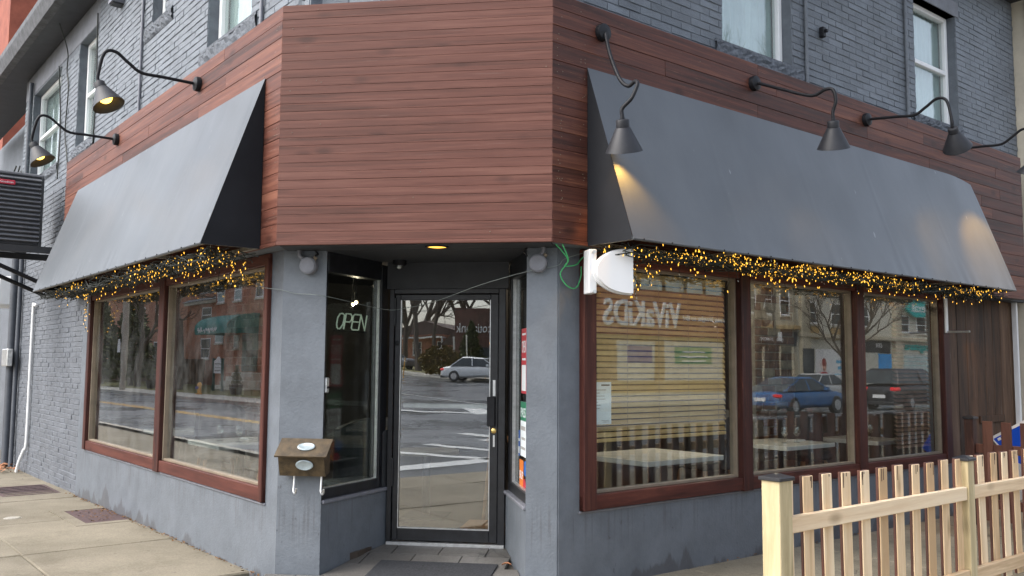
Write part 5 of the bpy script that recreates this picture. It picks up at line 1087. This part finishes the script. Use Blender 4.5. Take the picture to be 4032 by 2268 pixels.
# pharmacy row
k = thing('pharmacy_building', 'cream stone pharmacy across the street with a teal oval sign', 'building', FRX(55, -4, -.15)); obj('wall', B(FRX, (44.22, 75), (-9, 0), (-.2, 11)), 'cream3', k)
for a in (46.5 - 1.5, 47.97, 51.2, 56.7, 59.05, 62.2, 65, 68): win(FRX, a, a + 1.25, 3.95 if a > 56 else 4.2, 5.2 if a > 56 else 5.6, k)
for a in (44.9, 48.0): obj('spandrel', B(FRX, (a, a + 1.5), (.001, .06), (3.3, 4.05)), 'tan_brick', k)
for a in (44.4, 50.4, 55.6, 61.6, 67): obj('pilaster', B(FRX, (a, a + .8), (.001, .3), (-.15, 8.5), .03), 'cream2', k)
obj('cornice', B(FRX, (44.22, 75), (.0, .4), (3.35, 3.6), .03), 'cream2', k)
ov = MB(); n_ = 30; c = FRX(58.7, .3, 5.72); ov.add([c + FRX.t * 1.75 * math.cos(2 * math.pi * i / n_) + Vector((0, 0, .62 * math.sin(2 * math.pi * i / n_))) + FRX.n * e for e in (0, .2) for i in range(n_)], [tuple(range(n_)), tuple(range(n_, 2 * n_))[::-1]] + [(i, (i + 1) % n_, n_ + (i + 1) % n_, n_ + i) for i in range(n_)])
so2 = obj('oval_sign', ov, 'teal', k); obj('lettering', text('Rexall', FRX, 59.9, .502, 5.45, .6, .03, 2.4, -1), 'white', so2)
obj('lettering', text('Drugstore', FRX, 61.2, .05, 2.55, .75, .1, 4.0, -1), 'teal', k); obj('lettering', text('OPEN', FRX, 54.2, .04, 2.85, .3, .03, .9, -1), 'white', k); obj('shop_front', B(FRX, (57.1, 61.2), (.001, .06), (.1, 2.42)), 'win_pale', k)
obj('dark_panel', B(FRX, (52.0, 55.3), (.001, .03), (2.5, 3.3)), 'dark_fascia', k); obj('blue_panel', B(FRX, (53.6, 55.4), (.001, .06), (1.0, 2.45)), plain('bright_blue', (.03, .3, .7), .4, var=.05), k)
obj('door', B(FRX, (44.3, 45.4), (.301, .34), (-.1, 2.65)), 'win_dark', k)
ad = obj('poster', B(FRX, (46.0, 50.2), (.001, .06), (.2, 2.62)), 'white', k)
m = MB().ball(FRX(46.9, .07, 1.55), .26, 14, 10, (1, .5, 1.15)); obj('print', m, plain('print_face', (.7, .42, .34), .6, var=.05), ad, True); m = MB().ball(FRX(46.9, .062, 1.72), .34, 14, 10, (.9, .4, 1.)); obj('print', m, plain('print_hair', (.28, .05, .04), .6), ad, True)
obj('print', MB().prism(FRX, [(46.2, .22), (47.7, .22), (47.5, .95), (47.1, 1.2), (46.7, 1.2), (46.35, .95)], .061, .1), 'badge', ad); obj('print', MB().box(FRX, (48.4, 49.7), (.061, .066), (1.75, 1.95)).box(FRX, (48.6, 49.6), (.061, .066), (1.35, 1.55)).box(FRX, (48.2, 49.7), (.061, .066), (1.0, 1.06)), plain('sky_print', (.1, .45, .7), .5), ad)
# house and lawn on the left street
k = thing('apartment_house', 'red brown brick apartment house with a green barrel awning across the street', 'house', FLX(46, -5, .1)); M['house_brick'] = plain('house_brick', (.42, .2, .13), .85, sc=4, var=.25)
obj('wall', B(FLX, (30, 50.7), (-12, 0), (-.2, 9.6)), 'house_brick', k); obj('wall', B(FLX, (50.72, 59.2), (-12, -1.2), (-.2, 6.3)), 'house_brick', k); obj('gutter', B(FLX, (50.72, 59.5), (-1.199, -.9), (5.6, 5.8)), 'cream3', k); obj('roof', MB().prism(Fr(FLX(0, 0, 0), FLX.n, FLX.t), [(-.8, 5.81), (-6, 8.8), (-12, 5.81)], 50.74, 59.6), 'dark_fascia', k)
for a0, a1, z0, z1 in ((49., 50.4, 5.3, 6.6), (46.5, 47.5, 5.3, 6.6), (43.2, 44.3, 5.3, 6.6), (49.2, 50.6, 2.75, 4.1), (46.6, 47.4, 2.4, 3.2), (36, 37.3, 5.2, 6.6), (36, 37.3, 2.7, 4.1), (39.8, 41, 5.2, 6.6)): win(FLX, a0, a1, z0, z1, k, gm='win_pale' if rnd() < .4 else 'win_dark')
for a0, a1, z0, z1 in ((54.7, 56.2, 4.25, 5.35), (50.9, 52.1, 4.05, 5.2), (54.7, 56.2, 1.8, 3.2)): win(FLX, a0, a1, z0, z1, k, d=-1.2)
obj('door', B(FLX, (50.9, 52.3), (-1.199, -1.12), (.3, 3.15)), 'dark_fascia', k)
M['green_canvas'] = plain('green_canvas', (.015, .17, .15), .6, sc=4); M['green_door'] = plain('green_door', (.01, .07, .06), .5)
aw = MB()
def bar(u, v): th = math.pi / 2 * v; return FLX(43.5 + 5.2 * u, .1 + 1.9 * math.sin(th), 3.55 + .85 * math.cos(th))
aw.grid(bar, 26, 8); aw.grid(lambda u, v: FLX(43.5 + 5.2 * u, 2.0, 3.55 - .35 * v), 26, 1); obj('awning', aw, 'green_canvas', k, True)
for a in (43.5, 48.7): obj('awning_side', MB().prism(Fr(FLX(0, 0, 0), FLX.n, FLX.t), [(.1, 3.2), (2.0, 3.2), (2.0, 3.55), (1.7, 4.0), (1.1, 4.3), (.1, 4.4)], a - .01, a + .01), 'green_canvas', k)
sq = MB(); sq.tube(cr([FLX(45. + i * .12, 2.03, 3.42 + .13 * math.sin(i * 2.4) + .05 * math.sin(i * 1.1)) for i in range(26)], 3), .025, 5); obj('script_lettering', sq, 'white', k)
obj('door', MB().box(FLX, (43.7, 45.9), (.001, .08), (1.0, 3.2)), 'green_door', k); obj('door_glass', B(FLX, (44.3, 45.3), (.081, .1), (1.3, 3.0)), 'win_dark', k)
for i in range(4): obj('step', B(FLX, (43.4, 46.4), (.001, .5 + .35 * (3 - i)), (.25 * i - .05, .25 * i + .2 - .002)), 'cream3', k)
def lamp_small(): pass
k = thing('garden_sign', 'white arched sign board on two green posts on the lawn', 'sign', FL(44.6, 16, .1)); FS2 = Fr(FL(44.6, 16, 0), FL.t, -FL.n)
obj('board', MB().prism(FS2, [(-.65, .9), (.65, .9), (.65, 1.6), (.35, 1.7), (.15, 1.85), (-.15, 1.85), (-.35, 1.7), (-.65, 1.6)], -.03, .03), 'white', k); obj('print', MB().box(FS2, (-.5, .5), (.031, .035), (1.4, 1.47)).box(FS2, (-.45, .45), (.031, .035), (1.2, 1.24)).box(FS2, (-.5, .5), (.031, .035), (1.02, 1.1)), 'slat_grey', k)
for a in (-.7, .7): obj('post', B(FS2, (a - .06, a + .06), (-.06, .06), (-.2, 1.75)), 'green_door', k)
k = thing('fire_hydrant', 'yellow fire hydrant on the lawn edge', 'hydrant', FL(40.7, 13.6, -.15)); o = FL(40.7, 13.6, -.15); M['hyd'] = plain('hydrant_yellow', (.65, .33, .04), .5); obj('barrel', MB().lathe(o, (0, 0, 1), [(.16, 0), (.16, .05), (.11, .06), (.11, .42), (.14, .44), (.14, .48), (.09, .58), (.03, .62), (0, .62)], 16), 'hyd', k, True); obj('outlet', MB().tube([o + FL.t * -.2 + Vector((0, 0, .36)), o + FL.t * .2 + Vector((0, 0, .36))], .055, 10), 'hyd', k); obj('cap', MB().tube([o + FL.n * -.2 + Vector((0, 0, .34)), o + Vector((0, 0, .34))], .075, 12), plain('hyd_cap', (.1, .1, .3), .5), k)
def cards(m, p, s, R):
    a = R.uniform(0, 6.28); b_ = R.uniform(-.8, .8); x = Vector((math.cos(a) * math.cos(b_), math.sin(a) * math.cos(b_), math.sin(b_))) * s; y = x.orthogonal().normalized() * s * .5; m.add([p - x, p + y, p + x, p - y], [(0, 1, 2, 3)])
M['conifer'] = plain('conifer_leaf', (.075, .09, .035), .9, sc=6, var=.5); M['bush_leaf'] = plain('bush_leaf', (.15, .11, .025), .9, sc=4, var=.5); M['bark'] = plain('bark', (.1, .08, .062), .9, sc=12, var=.35, bump=.5)
def conifer(o, h, r, n, label, s=.12, mat='conifer', grp=None):
    t = thing('conifer', label, 'tree', o, grp); R = random.Random(int(h * 100 + r * 10)); m = MB(); o = Vector(o)
    for i in range(n):
        v = R.random() ** .8; rr = r * (1 - v) ** .75 * (.45 + .6 * R.random()); a = R.uniform(0, 6.28); rr *= 1 + .15 * math.sin(a * 3 + v * 9); cards(m, o + Vector((math.cos(a) * rr, math.sin(a) * rr, .08 * h + .92 * h * v)), s * R.uniform(.7, 1.3), R)
    obj('crown', m, mat, t, fix=False); obj('trunk', MB().tube([o, o + Vector((0, 0, h * .8))], [.06 * r + .03, .02], 7), 'bark', t)
for s_, ld, l in ((38.3, 14.6, 'small potted cedar on the lawn in front of the green awning'), (52.2, 14.6, 'small potted cedar on the lawn beside the utility pole')):
    k = thing('planter', 'dark tapered planter holding ' + l.replace('small potted cedar', 'the small cedar'), 'planter', FL(s_, ld, -.1)); obj('pot', MB().lathe(FL(s_, ld, -.12), (0, 0, 1), [(0, .01), (.24, 0), (.36, .5), (.33, .5), (.3, .44), (0, .44)], 16), 'dark_fascia', k, True); conifer(FL(s_, ld, .3), 1.05, .3, 500, l, .07, grp='potted cedars')
k = thing('apartment_house', 'second brick house farther along the left street beyond the board fence', 'house', FLX(70, -6, .1)); obj('wall', B(FLX, (62, 86), (-12, -2), (-.2, 7.5)), 'house_brick', k); obj('roof', MB().prism(Fr(FLX(0, 0, 0), FLX.n, FLX.t), [(-1.6, 7.51), (-7, 11), (-12.4, 7.51)], 61.6, 86.4), 'dark_fascia', k)
for a_ in (64, 68, 72, 77): win(FLX, a_, a_ + 1.4, 4.6, 6.2, k, d=-2.); win(FLX, a_, a_ + 1.4, 1.6, 3.2, k, d=-2.)
conifer(FL(60, 15.6, -.1), 6.5, 1.9, 2000, 'broad evergreen in front of the second brick house', .26)
conifer(FL(74, 17, -.1), 7, 2.2, 2200, 'broad dark evergreen beyond the board fence', .28)
fnc = thing('board_fence', 'weathered grey board fence beside the apartment house', 'fence', FLX(60, .5, .1))
a = 51.
while a < 80: w_ = .3; obj('board', B(FLX, (a, a + w_ - .02), (.46, .49), (.1, 1.75 + U(-.02, .02))), 'weathered', fnc); a += w_
k = thing('utility_pole', 'tall bare wooden utility pole at the far kerb', 'pole', FL(51.3, 12.7, -.2)); obj('pole', MB().tube([FL(51.3, 12.7, -.3), FL(51.2, 12.7, 11)], [.2, .13], 12), plain('pole_grey', (.4, .37, .31), .8, sc=8), k); obj('sign_plate', B(Fr(FL(51.3, 12.48, 0), FL.t, -FL.n), (.1, .6), (0, .02), (2.1, 2.9)), 'white', k)
# bare trees
def bare_tree(o, h, r, seed, label, depth=7, spread=.55, grp='bare street trees'):
    t = thing('bare_tree', label, 'tree', o, grp); R = random.Random(seed); tr, br = MB(), MB()
    def grow(p, d, L, rad, k):
        n = 3; pts = [p]; 
        for i in range(n): d = (d + Vector((R.uniform(-.16, .16), R.uniform(-.16, .16), R.uniform(-.02, .12)))).normalized(); pts.append(pts[-1] + d * L / n)
        (tr if k == depth else br).tube(pts, [rad * (1 - .35 * i / n) for i in range(n + 1)], 7 if k >= depth - 1 else (5 if k > 2 else 3), cap=False)
        if k == 0: return
        m_ = R.choice((2, 3, 3)) if k > 1 else 3
        for i in range(m_):
            a = R.uniform(0, 6.28); q = d.orthogonal().normalized(); q2 = d.cross(q); sp = spread * R.uniform(.6, 1.35)
            nd = (d + (q * math.cos(a) + q2 * math.sin(a)) * sp + Vector((0, 0, .1))).normalized(); grow(pts[-1] if i < 2 else pts[R.choice((1, 2))], nd, L * R.uniform(.62, .85), rad * .66, k - 1)
    grow(Vector(o), Vector((0, 0, 1)), h * .28, r, depth); obj('trunk', tr, 'bark', t, True, fix=False); obj('crown', br, 'bark', t, fix=False)
T = [(FR(35.4, 24.2, -.2), 25, .3, 1, 'tall bare tree on the pavement in front of the orange brick shop'), (FR(45, 24.2, -.2), 9, .16, 2, 'slender bare tree in front of the poster wall'), (FL(66, 15, -.1), 13, .35, 11, 'bare tree beside the second brick house'), (FL(56, 14.9, -.1), 12, .25, 12, 'slim bare tree near the utility pole'), (FL(49, 15.2, -.1), 15, .36, 3, 'thick bare tree on the lawn before the apartment house'),
     ((-14.6, -60, .9), 13, .3, 4, 'bare tree with a forked trunk before the brick house'), ((-12.6, -66, 1.1), 13, .3, 5, 'bare tree beside the steep roofed house'), ((-17.4, -66, 1.2), 13, .3, 6, 'bare tree beside the far brick house wall'), ((-9.5, -78, 1.4), 15, .35, 7, 'bare tree rising behind the brown bank'), ((-16, -72, 1.2), 13, .25, 21, 'slim bare tree between the brown brick house and the forked tree'), ((-11.2, -74, 1.2), 13, .25, 22, 'slim bare tree at the left end of the bank'), ((-19.5, -74, 1.2), 14, .28, 23, 'bare tree at the far corner of the brown brick house'), ((-13, -92, 1.8), 17, .4, 8, 'distant bare tree behind the houses'), ((-22, -90, 1.8), 18, .4, 9, 'distant bare tree at the far end of the lawn'), ((-5.5, -84, 1.4), 14, .35, 10, 'bare tree standing far behind the bank roof')]
for o, h, r, sd, l in T: bare_tree(o, h, r, sd, l)
# bank on the diagonal corner
M['bank_brown'] = plain('bank_brown', (.13, .062, .045), .6, sc=3, var=.2)
FK = Fr((-11.7, -60, 1.0), Vector((1, -.2, 0)).normalized(), Vector((.2, 1, 0)).normalized()); k = thing('bank_building', 'brown ribbed bank pavilion with white lettering on the opposite corner', 'building', FK(6, -5, 0))
obj('wall', B(FK, (0, 16), (-3.5, 0), (-.3, 4.9)), 'bank_brown', k)
for i in range(24): obj('rib', B(FK, (1.6 + i * .55, 1.75 + i * .55), (.001, .18), (1.9, 4.9)), 'bank_brown', k)
obj('lettering', text('Scotiabank', FK, 3.05, .2, 3.02, .74, .1, 2.95, -1), 'white', k); obj('lit_strip', MB().box(FK, (2.6, 3.2), (.19, .2), (2.1, 2.25)).box(FK, (3.4, 4.2), (.19, .2), (2.1, 2.25)).box(FK, (4.4, 5.2), (.19, .2), (2.1, 2.25)), plain('amber_strip', (.8, .4, .05), .4, emit=(1, .5, .08, 1.2)), k); obj('glazing', B(FK, (1.8, 12), (.001, .05), (-.2, 1.85)), 'win_dark', k)
# houses behind
def house(o, ang, w, d, h, rh, label, mat):
    F = Fr(Vector(o), (math.cos(ang), math.sin(ang), 0), (-math.sin(ang), math.cos(ang), 0)); k = thing('brick_house', label, 'house', o, 'houses beyond the crossing')
    obj('wall', B(F, (-w / 2, w / 2), (-d, 0), (-.5, h)), mat, k); obj('roof', MB().prism(F, [(-w / 2 - .3, h + .003), (w / 2 + .3, h + .003), (0, h + rh)], -d, .3), M['dark_roof'], k)
    for i in range(3):
        for zz in (.9, 3.4):
            if zz + 1.5 < h: win(F, -w / 2 + .7 + i * (w - 1.4) / 3, -w / 2 + 1.7 + i * (w - 1.4) / 3, zz, zz + 1.4, k, d=.02)
    obj('porch', MB().box(F, (-w / 4, w / 4), (.02, 1.2), (2.6, 2.75)).box(F, (-w / 4, -w / 4 + .15), (1.0, 1.15), (-.4, 2.6)).box(F, (w / 4 - .15, w / 4), (1.0, 1.15), (-.4, 2.6)), 'white', k)
M['dark_roof'] = plain('roof_shingle', (.1, .07, .06), .85, sc=6)
house((-18.5, -78, 1.5), .15, 9, 9, 3.0, 1.3, 'wide brown brick house behind the bare trees', M['house_brick']); house((-13.6, -76, 1.5), .1, 5.4, 8, 1.9, 2.7, 'steep roofed house with white windows behind the hedge', M['house_brick'])
R = random.Random(5); m = MB()
for i in range(2600):
    a = R.uniform(0, 6.28); v = R.random(); rr = (1 - (2 * v - .9) ** 2 * .5) * R.uniform(.55, 1.05); cards(m, Vector((-10.9 + 1.5 * rr * math.cos(a), -51.2 + .9 * rr * math.sin(a), .85 + 1.75 * v ** .8 * (1 + .1 * math.sin(a * 4)))), .11, R)
bu = thing('hedge_bush', 'round brownish bush behind the white saloon car', 'bush', (-10.9, -51.2, .8)); obj('foliage', m, 'bush_leaf', bu, fix=False); obj('stem', MB().tube([(-10.9, -51.2, .75), (-10.9, -51.2, 1.6)], [.06, .03], 6), 'bark', bu)
conifer((-9.3, -54, .95), 3.6, 1.1, 1800, 'tall dark cone shaped cedar beside the bank', .14)
for x, y, z0, z1, l in ((-8.2, -47.5, .55, 3.4, 'leaning pale pole beside the bank'), (-6.4, -47, .55, 2.2, 'second pale pole beside the bank')): tag(obj('thin_pole', MB().tube([(x, y, z0), (x - .2, y, z1)], .04, 8), 'cream3'), l, 'pole')
for x, y, l in ((-7.0, -46.3, 'yellow marker stake behind the white saloon car'), (-12.6, -48, 'yellow marker stake beside the bare trees')): tag(obj('marker_stake', MB().tube([(x, y, .5), (x + .12, y, 1.9)], .035, 8), 'hyd'), l, 'stake')
# street lamp
k = thing('street_lamp', 'black post lamp with a hanging lantern across the street', 'street lamp', FR(37, 23.6, -.15)); o = FR(37, 23.6, -.15); obj('pole', MB().tube([o, o + Vector((0, 0, 7))], [.1, .07], 10), 'dark_fascia', k); q = o + FR.t * -.9; obj('arm', MB().tube(cr([o + Vector((0, 0, 4.3)), o + FR.t * -.5 + Vector((0, 0, 4.9)), q + Vector((0, 0, 4.7))]), .035, 8), 'dark_fascia', k); obj('lantern', MB().lathe(q + Vector((0, 0, 3.75)), (0, 0, 1), [(.1, 0), (.33, .2), (.35, .4), (.2, .55), (.12, .7), (.12, .9), (0, .95)], 16), M['beige_trim'], k, True); obj('plate', B(Fr(o, FR.t, -FR.n), (.12, .55), (.1, .12), (3.0, 3.5)), 'white', k)
# ------------------------------------------------------------------ cars
def car(o, ang, L, H, paint, label, st='sedan', glass='win_dark'):
    o = Vector(o); F = Fr(o, (math.cos(ang), math.sin(ang), 0), (-math.sin(ang), math.cos(ang), 0)); k = thing('parked_car', label, 'car', o, 'cars on the streets'); W = .89; zb = .58 * H + .08
    S = [(-.5, .62, .34, .72), (-.485, .78, .26, .82), (-.44, .86, .22, .9), (-.3, W, .2, .93), (0, W, .2, .93), (.25, W, .2, .93), (.38, .87, .2, .9), (.46, .82, .22, .82), (.49, .7, .26, .72), (.5, .55, .34, .62)]
    m = MB(); rings = []
    for x, w, zl, zt in S:
        zt = zt * (H / 1.45); pr_ = [(-w * .85, zl), (-w, zl + .12), (-w, zt - .22), (-w * .95, zt - .06), (-w * .8, zt), (0, zt + .03), (w * .8, zt), (w * .95, zt - .06), (w, zt - .22), (w, zl + .12), (w * .85, zl)]; rings.append([F(x * L, y, z) for y, z in pr_])
    n = 11; m.add([v for r_ in rings for v in r_], [(i * n + j, i * n + (j + 1) % n, (i + 1) * n + (j + 1) % n, (i + 1) * n + j) for i in range(len(rings) - 1) for j in range(n)] + [tuple(range(n)), tuple(range((len(rings) - 1) * n, len(rings) * n))]); bo_ = obj('body', m, paint, k, True); sb_ = bo_.modifiers.new('round', 'SUBSURF'); sb_.levels = 1; sb_.render_levels = 1
    zb = .92 * H / 1.45; b0, r0, r1, b1 = {'sedan': (-.36, -.2, .06, .24), 'coupe': (-.42, -.14, .02, .25), 'suv': (-.485, -.42, .06, .22), 'hatch': (-.47, -.36, .05, .24)}[st]
    def gh(f0, z0, f1, z1, w0, w1, mat, nm):
        q = MB(); lo = [(b0 + (r0 - b0) * f0, w0), (b1 + (r1 - b1) * f0, w0)]; hi = [(b0 + (r0 - b0) * f1, w1), (b1 + (r1 - b1) * f1, w1)]
        P = [F(lo[0][0] * L, -w0, z0), F(lo[1][0] * L, -w0, z0), F(lo[1][0] * L, w0, z0), F(lo[0][0] * L, w0, z0), F(hi[0][0] * L, -w1, z1), F(hi[1][0] * L, -w1, z1), F(hi[1][0] * L, w1, z1), F(hi[0][0] * L, w1, z1)]; q.add(P, [(0, 1, 5, 4), (1, 2, 6, 5), (2, 3, 7, 6), (3, 0, 4, 7), (4, 5, 6, 7)]); return obj(nm, q, mat, k)
    gh(0, zb, .88, zb + (H - zb) * .88, .8, .64, glass, 'windows'); gh(.87, zb + (H - zb) * .86, 1.06, H, .65, .56, paint, 'roof')
    for sd in (-1, 1):
        for fx in (b0, b1): rx = {b0: r0, b1: r1}[fx]; obj('pillar', MB().tube([F(fx * L, sd * .8, zb - .02), F((fx + (rx - fx) * .9) * L, sd * .645, H - .1)], .03, 6), paint, k)
        obj('pillar', MB().tube([F(-.07 * L, sd * .805, zb), F(-.08 * L, sd * .65, H - .1)], .03, 6), paint, k)
        for wx in (-.3, .31):
            c = F(wx * L, sd * .8, .33); w_ = obj('wheel', MB().lathe(c - F.n * .11 * 1, F.n, [(.0, .0), (.2, 0), (.3, .0), (.335, .03), (.335, .19), (.3, .22), (.2, .22), (0, .22)], 24), 'dark_fascia', k, True); obj('rim', MB().lathe(c - F.n * .125, F.n, [(0, 0), (.2, .006), (.2, .244), (0, .25)], 10), 'alu', w_)
        obj('tail_light', B(F, (-.497 * L, -.44 * L), (sd * .5, sd * .83), (.66 * H / 1.45 + .02, .8 * H / 1.45), .03), M['tail'], k); obj('headlight', B(F, (.44 * L, .492 * L), (sd * .5, sd * .8), (.58, .72), .03), 'alu', k); obj('mirror', B(F, (.12 * L, .16 * L), (sd * .85, sd * 1.0), (zb, zb + .13), .02), paint, k)
    obj('licence_plate', B(F, (-.503 * L, -.496 * L), (-.26, .26), (.5, .64)), 'white', k); obj('bumper_trim', B(F, (-.5 * L, -.45 * L), (-.72, .72), (.22, .36), .03), 'dark_fascia', k)
M['tail'] = plain('tail_light', (.6, .02, .03), .25, emit=(1, .05, .05, .25)); P_ = lambda n, c: plain(n, c, .18, .0, var=.03, spec=.8)
ar = math.atan2(FR.t.y, FR.t.x); al_ = math.atan2(FL.t.y, FL.t.x)
car(FR(25.9, 15.0, -.3), ar, 4.5, 1.38, P_('car_blue', (.035, .12, .29)), 'blue coupe driving past the orange brick shop', 'coupe'); car(FR(33.6, 14.6, -.3), ar, 4.8, 1.72, P_('car_black', (.02, .02, .024)), 'black off-roader following the blue coupe past the poster wall', 'suv')
car(FR(37., 20.9, -.3), ar, 4.5, 1.45, P_('car_silver', (.45, .46, .46)), 'silver car standing at the far kerb before the office building', 'sedan')
car((-7.0, -45.2, .47), .12, 4.7, 1.45, P_('car_white', (.75, .77, .78)), 'white saloon car in front of the round bush', 'sedan'); car((-11.2, -32.4, .05), -2.75 + math.pi, 4.3, 1.5, P_('car_white2', (.7, .71, .7)), 'white hatchback with red tail light crossing the junction', 'hatch')
car((-17.5, -62, 1.05), .4, 4.6, 1.5, P_('car_grey', (.2, .2, .21)), 'grey car parked by the brown brick house', 'sedan')
